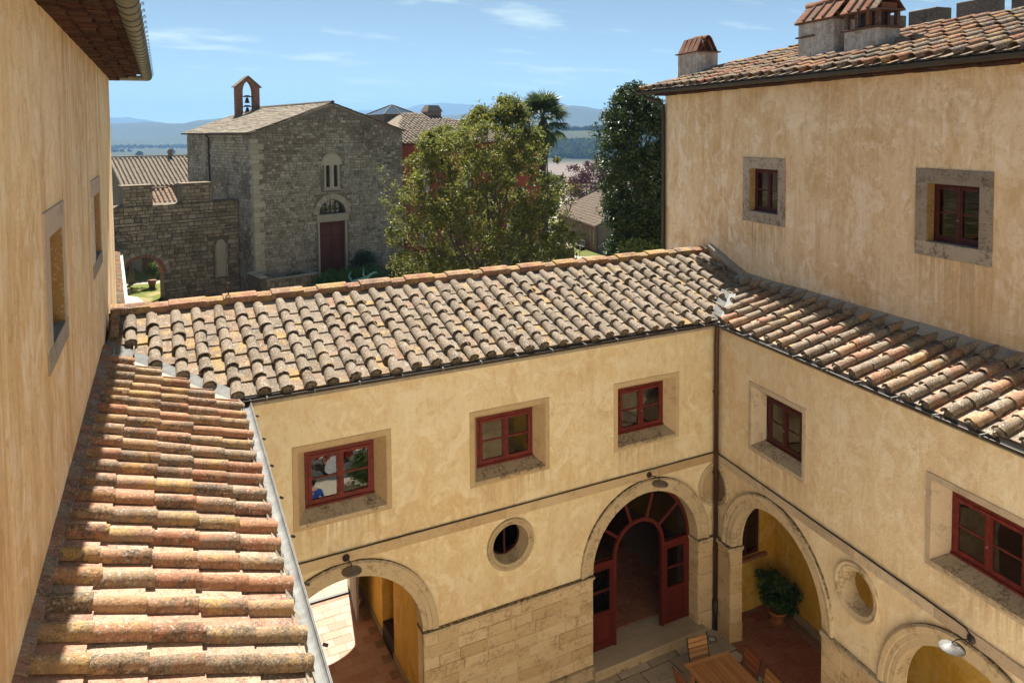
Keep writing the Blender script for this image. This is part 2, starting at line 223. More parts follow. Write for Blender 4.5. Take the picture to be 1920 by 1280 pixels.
MAT = dict(
 plM=plaster('plaster_ochre', (0.75, 0.62, 0.40), (0.81, 0.72, 0.52), (0.63, 0.45, 0.25), 0.25, 1.2, pale=(0.86, 0.79, 0.63), blotch=0.35, drips=(2.868, 2.996, 0.8, 4.245, 0.6)),
 plR=plaster('plaster_ochre_arcade', (0.76, 0.63, 0.44), (0.81, 0.71, 0.54), (0.62, 0.46, 0.29), 0.3, 1.1, pale=(0.86, 0.79, 0.65), blotch=0.35, drips=(1.88, 4.03, 0.8, 4.245, 0.6)),
 plU=plaster('plaster_pinkish', (0.72, 0.53, 0.32), (0.79, 0.64, 0.45), (0.52, 0.33, 0.16), 0.5, 1.0, pale=(0.85, 0.73, 0.58), blotch=0.45, drips=(-0.74, 4.73, 0.72, 8.31, 1.3)),
 plL=plaster('plaster_streaked', (0.77, 0.57, 0.33), (0.81, 0.65, 0.42), (0.50, 0.30, 0.13), 0.75, 0.8, pale=(0.86, 0.73, 0.54), blotch=0.35),
 yel=plaster('plaster_yellow', (0.66, 0.42, 0.07), (0.74, 0.51, 0.11), (0.50, 0.28, 0.04), 0.3, 1.0, pale=(0.76, 0.55, 0.18), blotch=0.4),
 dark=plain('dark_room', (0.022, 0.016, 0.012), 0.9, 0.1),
 tileM=tilemat('tile_tan_crust', 0.78, 0.32, 0.9, crust=0.55, greyA=(0.33, 0.27, 0.21), greyB=(0.19, 0.15, 0.112), terra=[(0.0, (0.25, 0.135, 0.085)), (0.25, (0.29, 0.18, 0.12)), (0.45, (0.22, 0.115, 0.07)), (0.62, (0.31, 0.215, 0.145)), (0.8, (0.26, 0.145, 0.095))]),
 panM=tilemat('pan_tan_crust', 0.66, 0.50, 0.9, crust=0.55, greyA=(0.33, 0.275, 0.215), greyB=(0.18, 0.145, 0.11), terra=[(0.0, (0.32, 0.165, 0.11)), (0.25, (0.29, 0.18, 0.12)), (0.5, (0.22, 0.12, 0.075)), (0.75, (0.31, 0.215, 0.145))]),
 tileL=tilemat('tile_terracotta', 0.45, 0.46, 0.7, white=0.5, crust=0.8, greyA=(0.30, 0.24, 0.175), greyB=(0.15, 0.115, 0.08), terra=[(0.0, (0.28, 0.12, 0.068)), (0.2, (0.35, 0.19, 0.11)), (0.4, (0.25, 0.10, 0.056)), (0.55, (0.37, 0.24, 0.135)), (0.7, (0.31, 0.15, 0.083)), (0.85, (0.29, 0.21, 0.115))]),
 panL=tilemat('pan_terracotta', 0.40, 0.24, 0.8, white=0.4, crust=0.5, greyA=(0.46, 0.38, 0.30), greyB=(0.26, 0.2, 0.15), terra=[(0.0, (0.46, 0.26, 0.18)), (0.3, (0.52, 0.33, 0.24)), (0.6, (0.42, 0.22, 0.15)), (0.8, (0.49, 0.34, 0.24))]),
 tileR=tilemat('tile_mixed', 0.62, 0.40, 0.85, greyA=(0.37, 0.31, 0.245), greyB=(0.15, 0.12, 0.085), terra=[(0.0, (0.34, 0.15, 0.09)), (0.25, (0.45, 0.27, 0.15)), (0.45, (0.30, 0.12, 0.07)), (0.65, (0.46, 0.34, 0.19)), (0.85, (0.36, 0.19, 0.11))]),
 panR=tilemat('pan_mixed', 0.60, 0.48, 0.8),
 tileU=tilemat('tile_orange', 0.55, 0.46, 0.9, greyA=(0.30, 0.235, 0.18), greyB=(0.12, 0.095, 0.07), terra=[(0.0, (0.28, 0.10, 0.045)), (0.3, (0.33, 0.14, 0.06)), (0.6, (0.22, 0.085, 0.045)), (1.0, (0.34, 0.18, 0.09))]),
 ridge=tilemat('ridge_tile', 0.44, 0.60, 0.85, greyA=(0.34, 0.25, 0.18), greyB=(0.17, 0.12, 0.085), terra=[(0.0, (0.27, 0.115, 0.07)), (0.4, (0.33, 0.16, 0.10)), (0.7, (0.23, 0.10, 0.065)), (1.0, (0.31, 0.18, 0.115))]),
 brick=tilemat('brick_flashing', 0.50, 0.08, 0.8, crust=0.7, white=0.4, greyA=(0.27, 0.21, 0.165), terra=[(0.0, (0.21, 0.095, 0.065)), (0.4, (0.25, 0.125, 0.09)), (0.7, (0.20, 0.105, 0.08)), (1.0, (0.27, 0.165, 0.125))]),
 brickred=tilemat('brick_red', 0.34, 0.06, 0.7, greyA=(0.26, 0.19, 0.14), greyB=(0.12, 0.09, 0.07), terra=[(0.0, (0.22, 0.068, 0.036)), (0.4, (0.27, 0.09, 0.045)), (0.7, (0.18, 0.06, 0.035)), (1.0, (0.29, 0.12, 0.065))]),
 capt=tilemat('chimney_cap', 0.45, 0.22, 0.85, wear=(0.26, 0.13, 0.08), white=0.3, greyA=(0.20, 0.14, 0.10), greyB=(0.08, 0.055, 0.04), terra=[(0.0, (0.15, 0.05, 0.028)), (0.4, (0.19, 0.068, 0.036)), (0.7, (0.12, 0.042, 0.026)), (1.0, (0.21, 0.09, 0.05))]),
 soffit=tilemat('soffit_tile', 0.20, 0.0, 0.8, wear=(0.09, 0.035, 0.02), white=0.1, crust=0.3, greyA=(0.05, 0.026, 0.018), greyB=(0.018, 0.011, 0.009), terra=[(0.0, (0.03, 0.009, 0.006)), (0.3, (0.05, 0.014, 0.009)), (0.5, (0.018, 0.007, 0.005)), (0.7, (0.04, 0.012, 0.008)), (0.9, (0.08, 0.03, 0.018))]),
 mortar=stone('mortar_grey', (0.30, 0.27, 0.23), (0.40, 0.36, 0.31), darkamt=0.5),
 plugm=stone('mortar_plug', (0.15, 0.12, 0.09), (0.24, 0.2, 0.155), darkamt=0.6),
 surround=stone('stone_surround', (0.52, 0.39, 0.24), (0.66, 0.53, 0.36), dark=(0.26, 0.16, 0.08), scale=1.6, darkamt=0.4),
 surroundR=stone('stone_surround_grey', (0.46, 0.37, 0.29), (0.62, 0.53, 0.43), dark=(0.17, 0.13, 0.10), scale=1.6, darkamt=0.5),
 brownj=stone('brown_jamb', (0.30, 0.19, 0.08), (0.44, 0.30, 0.15), dark=(0.14, 0.08, 0.03), scale=1.5, darkamt=0.5),
 peperino=stone('dark_window_stone', (0.26, 0.22, 0.18), (0.44, 0.38, 0.31), dark=(0.07, 0.058, 0.04), scale=2.2, darkamt=0.85),
 arch=stone('arch_stone', (0.52, 0.42, 0.29), (0.68, 0.58, 0.43), dark=(0.17, 0.11, 0.06), scale=1.8, darkamt=0.65, moss=0.95),
 archp=stone('ring_stone', (0.50, 0.40, 0.27), (0.66, 0.56, 0.41), dark=(0.15, 0.10, 0.055), scale=2.2, darkamt=0.75),
 sill=stone('weathered_sill', (0.46, 0.37, 0.26), (0.58, 0.49, 0.37), dark=(0.09, 0.065, 0.04), scale=2.4, darkamt=0.85, moss=0.2),
 ashlar=stone('ashlar', (0.54, 0.41, 0.26), (0.70, 0.58, 0.42), dark=(0.28, 0.165, 0.08), scale=1.9, darkamt=0.7),
 joint=stone('pale_joint', (0.60, 0.49, 0.35), (0.70, 0.60, 0.46), darkamt=0.15),
 chapel=stone('chapel_stone', (0.27, 0.23, 0.175), (0.52, 0.465, 0.375), dark=(0.09, 0.078, 0.062), scale=0.7, darkamt=0.7, usetint=True),
 chapeld=stone('chapel_rubble', (0.17, 0.135, 0.10), (0.36, 0.30, 0.23), dark=(0.06, 0.05, 0.04), scale=0.5, darkamt=0.55, usetint=True),
 gatest=stone('gate_stone', (0.15, 0.12, 0.08), (0.50, 0.41, 0.285), dark=(0.05, 0.042, 0.032), scale=0.5, darkamt=0.55, usetint=True),
 cmort=stone('chapel_mortar', (0.13, 0.108, 0.082), (0.22, 0.19, 0.148), scale=0.5, darkamt=0.4),
 slate=stone('stone_roof', (0.16, 0.132, 0.10), (0.29, 0.25, 0.195), dark=(0.08, 0.07, 0.055), scale=0.8, darkamt=0.5, usetint=True),
 cream=stone('limestone', (0.36, 0.31, 0.24), (0.45, 0.40, 0.31), darkamt=0.25),
 chim=plaster('chimney_render', (0.42, 0.38, 0.33), (0.52, 0.47, 0.41), (0.18, 0.15, 0.12), 0.5, 2.5, pale=(0.62, 0.59, 0.54)),
 merlon=stone('merlon_stone', (0.10, 0.09, 0.075), (0.17, 0.15, 0.125), dark=(0.03, 0.028, 0.025), scale=1.0, darkamt=0.6),
 redw=plain('red_window_paint', (0.13, 0.017, 0.013), 0.6, 0.3, 0.45),
 dredw=plain('dark_red_window_paint', (0.065, 0.014, 0.011), 0.6, 0.3, 0.45),
 reddoor=wood('red_door_paint', (0.07, 0.009, 0.007), (0.135, 0.018, 0.012), 2, 0.5),
 chdoor=wood('chapel_door_wood', (0.075, 0.022, 0.014), (0.14, 0.045, 0.03), 2, 0.7, True),
 glass=glassmat('window_glass', fac=0.05),
 glassr=glassmat('window_glass_clearer', fac=0.02),
 glassu=glassmat('window_glass_dimmed', tint=(0.5, 0.45, 0.4), fac=0.0, k=0.3),  # mirror reflection weakened and tint darkened so the upper panes look dark
 gutter=plain('dark_gutter', (0.03, 0.024, 0.02), 0.5, 0.4, 0.3, 0.0),
 pipe=plain('brown_downpipe', (0.075, 0.035, 0.022), 0.4, 0.5, 0.3, 0.2),
 zinc=plain('weathered_zinc', (0.20, 0.205, 0.20), 0.8, 0.1, 0.3, 0.0, 6),
 galv=plain('galvanised_gutter', (0.16, 0.165, 0.13), 0.45, 0.5, 0.3, 0.6, 5),
 iron=plain('black_iron', (0.025, 0.02, 0.018), 0.5, 0.4),
 lampshade=plain('enamel_shade', (0.14, 0.14, 0.137), 0.5, 0.3, 0.3),
 lampgrey=plain('tin_shade', (0.17, 0.145, 0.12), 0.5, 0.5, 0.3, 0.3),
 bulb=plain('milk_glass', (0.6, 0.6, 0.55), 0.2, 0.6, 0.05),
 teak=wood('teak', (0.30, 0.125, 0.045), (0.52, 0.27, 0.115), 1, 0.55),
 teakx=wood('teak_cross', (0.34, 0.16, 0.06), (0.58, 0.34, 0.16), 0, 0.55),
 teakred=wood('teak_dark', (0.17, 0.05, 0.02), (0.32, 0.12, 0.05), 0, 0.55),
 greywood=wood('silvered_wood', (0.14, 0.12, 0.10), (0.34, 0.30, 0.26), 2, 0.85),
 beam=wood('dark_beam', (0.045, 0.022, 0.014), (0.12, 0.055, 0.033), 1, 0.8, False),
 cotto=tilemat('cotto_floor', 0.12, 0.0, 0.25, crust=0.0, white=0.08, terra=[(0.0, (0.27, 0.085, 0.05)), (0.25, (0.32, 0.11, 0.07)), (0.5, (0.23, 0.07, 0.045)), (0.75, (0.29, 0.10, 0.06)), (1.0, (0.25, 0.09, 0.06))]),
 cottolit=tilemat('cotto_sunlit', 0.30, 0.0, 0.15, crust=0.0, white=0.15, terra=[(0.0, (0.46, 0.28, 0.22)), (0.25, (0.51, 0.34, 0.28)), (0.5, (0.43, 0.25, 0.20)), (0.75, (0.48, 0.31, 0.25)), (1.0, (0.53, 0.38, 0.32))], greyA=(0.52, 0.45, 0.41), greyB=(0.44, 0.37, 0.33)),  # paler copy of the floor clay, its sunlit look put into the colour
 grout=plain('grout', (0.30, 0.20, 0.14), 0.9, 0.1),
 paving=stone('paving_stone', (0.34, 0.29, 0.22), (0.54, 0.47, 0.38), dark=(0.11, 0.09, 0.07), scale=1.2, darkamt=0.35),
 yard=stone('pale_yard_paving', (0.48, 0.42, 0.34), (0.62, 0.56, 0.47), dark=(0.24, 0.20, 0.15), scale=1.0, darkamt=0.25),
 pavejoint=plain('paving_joint', (0.10, 0.08, 0.06), 0.95, 0.1),
 kerb=stone('worn_threshold', (0.34, 0.28, 0.205), (0.46, 0.39, 0.30), dark=(0.18, 0.14, 0.1), scale=2, darkamt=0.4),
 pot=plain('terracotta_pot', (0.40, 0.17, 0.08), 0.8, 0.2, 0.3),
 bark=plain('bark', (0.13, 0.105, 0.08), 0.95, 0.1, 0.45, 0, 18),
 palmbark=plain('palm_fibre', (0.09, 0.06, 0.04), 0.95, 0.1, 0.5, 0, 25),
 redwall=plaster('red_plaster', (0.30, 0.055, 0.03), (0.36, 0.085, 0.05), (0.20, 0.04, 0.025), 0.4, 1.0, pale=(0.38, 0.12, 0.08)),
 lfPot=leafmat('leaf_dark_glossy', (0.025, 0.065, 0.016), (0.07, 0.15, 0.04), None, 0.2, 0.35),
 lfTree=leafmat('leaf_olive', (0.05, 0.075, 0.013), (0.15, 0.165, 0.03), (0.27, 0.21, 0.04), 0.45),
 lfEver=leafmat('leaf_evergreen', (0.016, 0.034, 0.010), (0.06, 0.092, 0.028), None, 0.22, 0.4),
 lfPalm=leafmat('leaf_palm', (0.045, 0.075, 0.03), (0.12, 0.16, 0.06), None, 0.25),
 lfPlum=leafmat('leaf_plum', (0.035, 0.012, 0.014), (0.095, 0.03, 0.035), None, 0.3),
 lfGreen=leafmat('leaf_green', (0.03, 0.065, 0.015), (0.09, 0.14, 0.035), (0.2, 0.19, 0.04), 0.35),
 lfHedge=leafmat('leaf_hedge', (0.04, 0.11, 0.022), (0.11, 0.21, 0.05), None, 0.3),
 lfFar=leafmat('leaf_far', (0.014, 0.026, 0.010), (0.035, 0.05, 0.02), None, 0.05, 1.0, 0.0),
 verd=plain('verdigris', (0.16, 0.36, 0.34), 0.6, 0.3, 0.3),
 whitep=plain('white_paint', (0.6, 0.58, 0.53), 0.7, 0.3, 0.1),
)

# ------------------------------------------------------------------ helpers
def link(o, parent=None):
    col.objects.link(o)
    if parent is not None: o.parent = parent
    return o
def tag(o, label=None, cat=None, group=None, kind=None):
    if label: o['label'] = label
    if cat: o['category'] = cat
    if group: o['group'] = group
    if kind: o['kind'] = kind
    return o
def thing(name, label, cat, loc=(0, 0, 0), rz=0.0, group=None):
    o = bpy.data.objects.new(name, None); o.empty_display_size = 0.2
    o.location = loc; o.rotation_euler = (0, 0, rz); link(o); return tag(o, label, cat, group)

class MB:
    def __init__(s): s.v = []; s.f = []; s.a = []
    def add(s, vs, fs, M=None, tint=None):
        n = len(s.v)
        if M is not None: vs = [M @ Vector(p) for p in vs]
        s.v += [tuple(p) for p in vs]; s.f += [tuple(i + n for i in f) for f in fs]
        s.a += [0.5 if tint is None else tint] * len(vs); return s
    def box(s, x0, x1, y0, y1, z0, z1, M=None, tint=None):
        v = [(x0, y0, z0), (x1, y0, z0), (x1, y1, z0), (x0, y1, z0), (x0, y0, z1), (x1, y0, z1), (x1, y1, z1), (x0, y1, z1)]
        return s.add(v, [(0, 3, 2, 1), (4, 5, 6, 7), (0, 1, 5, 4), (1, 2, 6, 5), (2, 3, 7, 6), (3, 0, 4, 7)], M, tint)
    def cbox(s, x0, x1, y0, y1, z0, z1, c=0.01, M=None, tint=None):
        """box with chamfered rim on every face (24 verts)"""
        X = (x0, x1); Y = (y0, y1); Z = (z0, z1); v = []
        sg = [(i, j, k) for i in (0, 1) for j in (0, 1) for k in (0, 1)]
        for (i, j, k) in sg:
            ix = c if i == 0 else -c; iy = c if j == 0 else -c; iz = c if k == 0 else -c
            v += [(X[i], Y[j] + iy, Z[k] + iz), (X[i] + ix, Y[j], Z[k] + iz), (X[i] + ix, Y[j] + iy, Z[k])]
        ix_ = lambda i, j, k, a: (i * 4 + j * 2 + k) * 3 + a
        f = []
        for i in (0, 1): f.append([ix_(i, 0, 0, 0), ix_(i, 1, 0, 0), ix_(i, 1, 1, 0), ix_(i, 0, 1, 0)])
        for j in (0, 1): f.append([ix_(0, j, 0, 1), ix_(1, j, 0, 1), ix_(1, j, 1, 1), ix_(0, j, 1, 1)])
        for k in (0, 1): f.append([ix_(0, 0, k, 2), ix_(1, 0, k, 2), ix_(1, 1, k, 2), ix_(0, 1, k, 2)])
        for i in (0, 1):
            for j in (0, 1): f.append([ix_(i, j, 0, 0), ix_(i, j, 0, 1), ix_(i, j, 1, 1), ix_(i, j, 1, 0)])
        for i in (0, 1):
            for k in (0, 1): f.append([ix_(i, 0, k, 0), ix_(i, 0, k, 2), ix_(i, 1, k, 2), ix_(i, 1, k, 0)])
        for j in (0, 1):
            for k in (0, 1): f.append([ix_(0, j, k, 1), ix_(0, j, k, 2), ix_(1, j, k, 2), ix_(1, j, k, 1)])
        for (i, j, k) in sg: f.append([ix_(i, j, k, 0), ix_(i, j, k, 1), ix_(i, j, k, 2)])
        return s.add(v, f, M, tint)
    def slab(s, loops, d0, d1, M=None):
        """(u,z) outline with holes, from depth d0 (front) to d1"""
        tris = tessellate_polygon([[Vector((p[0], p[1], 0)) for p in l] for l in loops])
        flat = [p for l in loops for p in l]; n = len(flat)
        v = [(p[0], d0, p[1]) for p in flat] + [(p[0], d1, p[1]) for p in flat]
        f = [tuple(t) for t in tris] + [tuple(i + n for i in reversed(t)) for t in tris]; k = 0
        for l in loops:
            m = len(l)
            for i in range(m): a, b = k + i, k + (i + 1) % m; f.append((a, b, b + n, a + n))
            k += m
        return s.add(v, f, M)
    def poly(s, pts, th, M=None):
        """closed polygon extruded along z by th"""
        n = len(pts); v = [(p[0], p[1], 0) for p in pts] + [(p[0], p[1], th) for p in pts]
        return s.add(v, [tuple(range(n))[::-1], tuple(range(n, 2 * n))] + [(i, (i + 1) % n, (i + 1) % n + n, i + n) for i in range(n)], M)
    def arcsweep(s, cu, cz, prof, a0, a1, n, closed=False, M=None):
        """profile of (radius, depth) swept round (cu,cz) in the u-z plane"""
        m = len(prof); v = []; f = []; k = n if closed else n + 1
        for i in range(k):
            a = a0 + (a1 - a0) * i / n
            for (r, d) in prof: v.append((cu + r * math.cos(a), d, cz + r * math.sin(a)))
        for i in range(n):
            j = (i + 1) % k
            for q in range(m): f.append((i * m + q, i * m + (q + 1) % m, j * m + (q + 1) % m, j * m + q))
        if not closed: f += [tuple(range(m)), tuple(range((k - 1) * m, k * m))[::-1]]
        return s.add(v, f, M)
    def tube(s, path, rad, seg=8, M=None, caps=True, tint=None):
        P = [Vector(p) for p in path]; n = len(P); rr = rad if isinstance(rad, (list, tuple)) else [rad] * n; v = []; f = []
        prev = None
        for i in range(n):
            t = (P[min(i + 1, n - 1)] - P[max(i - 1, 0)]).normalized()
            if prev is None: a = t.orthogonal().normalized()
            else: a = (prev - t * prev.dot(t)).normalized()
            prev = a; b = t.cross(a)
            for k in range(seg):
                q = 2 * math.pi * k / seg; v.append(P[i] + (a * math.cos(q) + b * math.sin(q)) * rr[i])
        for i in range(n - 1):
            for k in range(seg): f.append((i * seg + k, i * seg + (k + 1) % seg, (i + 1) * seg + (k + 1) % seg, (i + 1) * seg + k))
        if caps: f += [tuple(range(seg))[::-1], tuple(range((n - 1) * seg, n * seg))]
        return s.add(v, f, M, tint)
    def lathe(s, prof, seg=16, M=None):
        """(r,z) profile turned about z"""
        v = []; f = []; m = len(prof)
        for (r, z) in prof:
            for k in range(seg): a = 2 * math.pi * k / seg; v.append((r * math.cos(a), r * math.sin(a), z))
        for i in range(m - 1):
            for k in range(seg): f.append((i * seg + k, i * seg + (k + 1) % seg, (i + 1) * seg + (k + 1) % seg, (i + 1) * seg + k))
        f += [tuple(range(seg))[::-1], tuple(range((m - 1) * seg, m * seg))]
        return s.add(v, f, M)
    def channel(s, path, r, th=0.008, seg=8, flat=0.25):
        """open half-round gutter along a path (trough upwards), with rolled outer rim"""
        P = [Vector(p) for p in path]; v = []; f = []; n = len(P)
        prof = [(r * math.cos(a), r * math.sin(a)) for a in [math.pi + math.pi * i / seg for i in range(seg + 1)]]
        prof = prof + [((r - th) * math.cos(a), (r - th) * math.sin(a)) for a in [2 * math.pi - math.pi * i / seg for i in range(seg + 1)]]
        m = len(prof)
        for i in range(n):
            t0 = (P[i] - P[i - 1]).normalized() if i else (P[1] - P[0]).normalized()
            t1 = (P[i + 1] - P[i]).normalized() if i < n - 1 else t0
            s0 = Vector((t0.y, -t0.x, 0)); s1 = Vector((t1.y, -t1.x, 0)); sd_ = (s0 + s1); sd_ = sd_ / max(0.3, sd_.dot(s0))
            for (x, z) in prof: v.append(P[i] + sd_ * x + Vector((0, 0, z)))
        for i in range(n - 1):
            for k in range(m): f.append((i * m + k, i * m + (k + 1) % m, (i + 1) * m + (k + 1) % m, (i + 1) * m + k))
        f += [tuple(range(m)), tuple(range((n - 1) * m, n * m))[::-1]]
        return s.add(v, f)
    def mesh(s, name, smooth=False, tint=False, recalc=True):
        me = bpy.data.meshes.new(name); me.from_pydata(s.v, [], s.f)
        if recalc:
            bm = bmesh.new(); bm.from_mesh(me); bmesh.ops.recalc_face_normals(bm, faces=bm.faces); bm.to_mesh(me); bm.free()
        if smooth: me.polygons.foreach_set('use_smooth', [True] * len(me.polygons))
        if tint:
            a = me.attributes.new('tint', 'FLOAT', 'POINT'); a.data.foreach_set('value', s.a)
        me.update(); return me
    def build(s, name, mat, parent=None, smooth=False, tint=False, recalc=True, loc=None, rot=None):
        me = s.mesh(name, smooth, tint, recalc); me.materials.append(MAT[mat] if isinstance(mat, str) else mat)
        o = bpy.data.objects.new(name, me)
        if loc is not None: o.location = loc
        if rot is not None: o.rotation_euler = rot
        return link(o, parent)

def inst(name, me, parent, loc=(0, 0, 0), rot=(0, 0, 0), sc=(1, 1, 1)):
    o = bpy.data.objects.new(name, me); o.location = loc; o.rotation_euler = rot; o.scale = sc
    return link(o, parent)
def rectl(u0, u1, z0, z1): return [(u0, z0), (u1, z0), (u1, z1), (u0, z1)]
def circ(cu, cz, r, n=40): return [(cu + r * math.cos(2 * math.pi * i / n), cz + r * math.sin(2 * math.pi * i / n)) for i in range(n)]
def archl(cu, r, base, spring, n=28, ry=None):
    ry = ry or r
    return [(cu - r, base), (cu + r, base)] + [(cu + r * math.cos(math.pi * i / n), spring + ry * math.sin(math.pi * i / n)) for i in range(n + 1)]
def jit(a): return random.uniform(-a, a)

# ---- roof tiles: x across, y up the slope, z normal to it
def cover_mesh(L=0.45, r0=0.098, r1=0.078, th=0.014, seg=8, wob=0.006, chip=0.0):
    v = []; f = []; nl = 3
    for j in range(nl + 1):
        t = j / nl; r = r0 + (r1 - r0) * t
        for i in range(seg + 1):
            a = math.pi * i / seg; rr = r * (1 + jit(0.035)) + jit(wob) * 0.3
            y = t * L + (jit(chip) if j == 0 else 0)
            v.append((rr * math.cos(a), y, rr * math.sin(a) * 1.02))
    k = (nl + 1) * (seg + 1)
    for i in range(seg + 1):
        a = math.pi * i / seg; x, y, z = v[i]; s = 1 - th / r0
        v.append((x * s, y + 0.002, z * s))
    for i in range(seg + 1):
        x, y, z = v[k + i]; v.append((x, 0.12, z * 0.98))
    m = len(v)
    for i in range(seg + 1): v.append(v[i])           # own ring for the rim so that its edge stays crisp
    for i in range(seg + 1): v.append(v[k + i])
    for j in range(nl):
        for i in range(seg): a = j * (seg + 1) + i; f.append((a, a + 1, a + seg + 2, a + seg + 1))
    for i in range(seg): f.append((m + i, m + seg + 1 + i, m + seg + 2 + i, m + i + 1)); f.append((k + i, k + seg + 1 + i, k + seg + 2 + i, k + i + 1))
    return v, f
def cover_me(mat, name='cover_tile', **kw):
    out = []
    for q in range(5):
        mb = MB(); mb.add(*cover_mesh(chip=0.006 + 0.012 * (q % 3 == 0), **kw)); me = mb.mesh(name, True, recalc=False); me.materials.append(MAT[mat]); out.append(me)
    return out
def pan_me(mat, W=0.30, L=0.45, th=0.024, name='pan_tile', lip=0.045):
    out = []
    for q in range(4):
        mb = MB(); e = [jit(0.006) for _ in range(4)]
        w0, w1 = W / 2, W / 2 * 0.93
        # flat tegola with raised side lips
        pr = [(-1, lip), (-0.88, lip), (-0.84, 0.0), (0, -0.002), (0.84, 0.0), (0.88, lip), (1, lip)]
        v = []
        for (t, w) in ((0, w0), (1, w1)):
            for (x, z) in pr: v.append((x * w, t * L + (e[q % 4] * x if t == 0 else 0), z))
        for (t, w) in ((0, w0), (1, w1)):
            for (x, z) in pr: v.append((x * w, t * L + (e[q % 4] * x if t == 0 else 0), -th))
        n = len(pr); f = []
        for i in range(n - 1):
            f.append((i, i + 1, n + i + 1, n + i)); f.append((i, 2 * n + i, 2 * n + i + 1, i + 1))
        f.append((0, n, 3 * n, 2 * n)); f.append((n - 1, 3 * n - 1, 4 * n - 1, 2 * n - 1))
        mb.add(v, f); me = mb.mesh(name, False); me.materials.append(MAT[mat]); out.append(me)
    return out

def tile_roof(parent, cov, pan, u0, u1, z0, pitch, run, keep, spacing=0.347, expo=0.37, d0=-0.12, sag=0.0, wob=1.0, covers=True, pans=True, off=0.0, plug=None, lift=0.049, zs=1.0, plift=0.03):
    """columns of flat pans with round covers over their joints; columns run up +d"""
    n = int(math.floor((u1 - u0) / spacing)); L = run / math.cos(pitch); rows = int(math.ceil(L / expo)) + 1
    ca, sa = math.cos(pitch), math.sin(pitch); nc = npan = 0
    for i in range(n + 1):
        u = u0 + off + i * spacing; cj = jit(0.012 * wob); sl = jit(0.03 * wob)
        firstc = True; firstp = True; ej = jit(0.03)
        for j in range(rows):
            y = j * expo + ej
            dz = -sag * math.sin(math.pi * min(1, y / L)) + 0.015 * noise.noise(Vector((u * 0.9, y * 0.9, 3.3))) * wob
            d = d0 + y * ca; z = z0 + y * sa + dz
            dm = d + 0.17 * ca
            if pans and keep(u + spacing / 2, dm) and y < L - 0.08:
                npan += 1
                inst('pan_tile', random.choice(pan), parent, (u + spacing / 2 + cj * 0.5, d + jit(0.006), z + plift), (pitch - 0.052 + jit(0.008), jit(0.012), jit(0.02) * wob))
            if covers and keep(u, dm) and y < L - 0.10:
                nc += 1; sc = random.uniform(0.94, 1.06)
                inst('cover_tile', random.choice(cov), parent, (u + cj + sl * y * 0.15 + jit(0.007) * wob, d - 0.01 + jit(0.014), z + lift), (pitch - 0.038 + jit(0.010) * wob, jit(0.04) * wob, jit(0.025) * wob), (sc, random.uniform(0.97, 1.04), zs * sc * random.uniform(0.92, 1.05)))
                if firstc and plug:
                    mp = inst('mortar_plug', plug, parent, (u + cj, d + 0.005, z + 0.035), (pitch, 0, 0))
                firstc = False
    return nc, npan

# ---- leaves (numpy)
def leaves_obj(name, mat, parent, pts, size, aspect=0.55, flat=0.0, tint=None, droop=0.0):
    pts = np.asarray(pts, float); n = len(pts)
    nrm = rng.normal(size=(n, 3)); nrm[:, 2] = np.abs(nrm[:, 2]) + flat; nrm /= np.linalg.norm(nrm, axis=1)[:, None]
    t = rng.normal(size=(n, 3)); t[:, 2] -= droop; t -= nrm * (t * nrm).sum(1)[:, None]; t /= np.linalg.norm(t, axis=1)[:, None] + 1e-9
    b = np.cross(nrm, t); sz = size * rng.uniform(0.6, 1.3, n)
    fold = nrm * (sz * 0.18)[:, None]
    v = np.empty((n, 4, 3)); a = t * sz[:, None] * 0.5; w = b * (sz * aspect * 0.5)[:, None]
    v[:, 0] = pts - a; v[:, 1] = pts + w + fold - a * 0.1; v[:, 2] = pts + a; v[:, 3] = pts - w + fold - a * 0.1
    me = bpy.data.meshes.new(name); me.vertices.add(4 * n); me.vertices.foreach_set('co', v.reshape(-1))
    me.loops.add(6 * n); me.polygons.add(2 * n)
    q = np.arange(n)[:, None] * 4 + np.array([[0, 1, 2, 0, 2, 3]]); me.loops.foreach_set('vertex_index', q.reshape(-1).astype(np.int32))
    me.polygons.foreach_set('loop_start', np.arange(0, 6 * n, 3, dtype=np.int32))
    tv = np.repeat(rng.random(n) if tint is None else tint, 4)
    me.update(calc_edges=True)
    at = me.attributes.new('tint', 'FLOAT', 'POINT'); at.data.foreach_set('value', tv.astype(np.float32))
    me.materials.append(MAT[mat]); o = bpy.data.objects.new(name, me); return link(o, parent)

def clumps(centers, radii, n_each, squash=0.75, shell=0.45):
    out = []
    for (c, r, n) in zip(centers, radii, n_each):
        d = rng.normal(size=(n, 3)); d /= np.linalg.norm(d, axis=1)[:, None]
        rad = r * (shell + (1 - shell) * rng.random(n)) ** 0.7 * rng.uniform(0.75, 1.1, n)
        p = d * rad[:, None]; p[:, 2] *= squash; out.append(p + np.asarray(c))
    return np.concatenate(out)

# ================================================================== courtyard buildings
XR = 10.636; PHR = math.atan2(-math.cos(R(-8.587)), math.sin(R(-8.587)))     # arcade wing: local x runs towards the camera along its front
uR = Vector((math.sin(R(-8.587)), -math.cos(R(-8.587)), 0)); nR = Vector((math.cos(R(-8.587)), math.sin(R(-8.587)), 0))
PM, PL, PR, PU = R(17.2), R(17.2), R(15.5), R(17)
ZT = 6.50                                                                # tile bed height at the eaves
GU = 'window_glass'

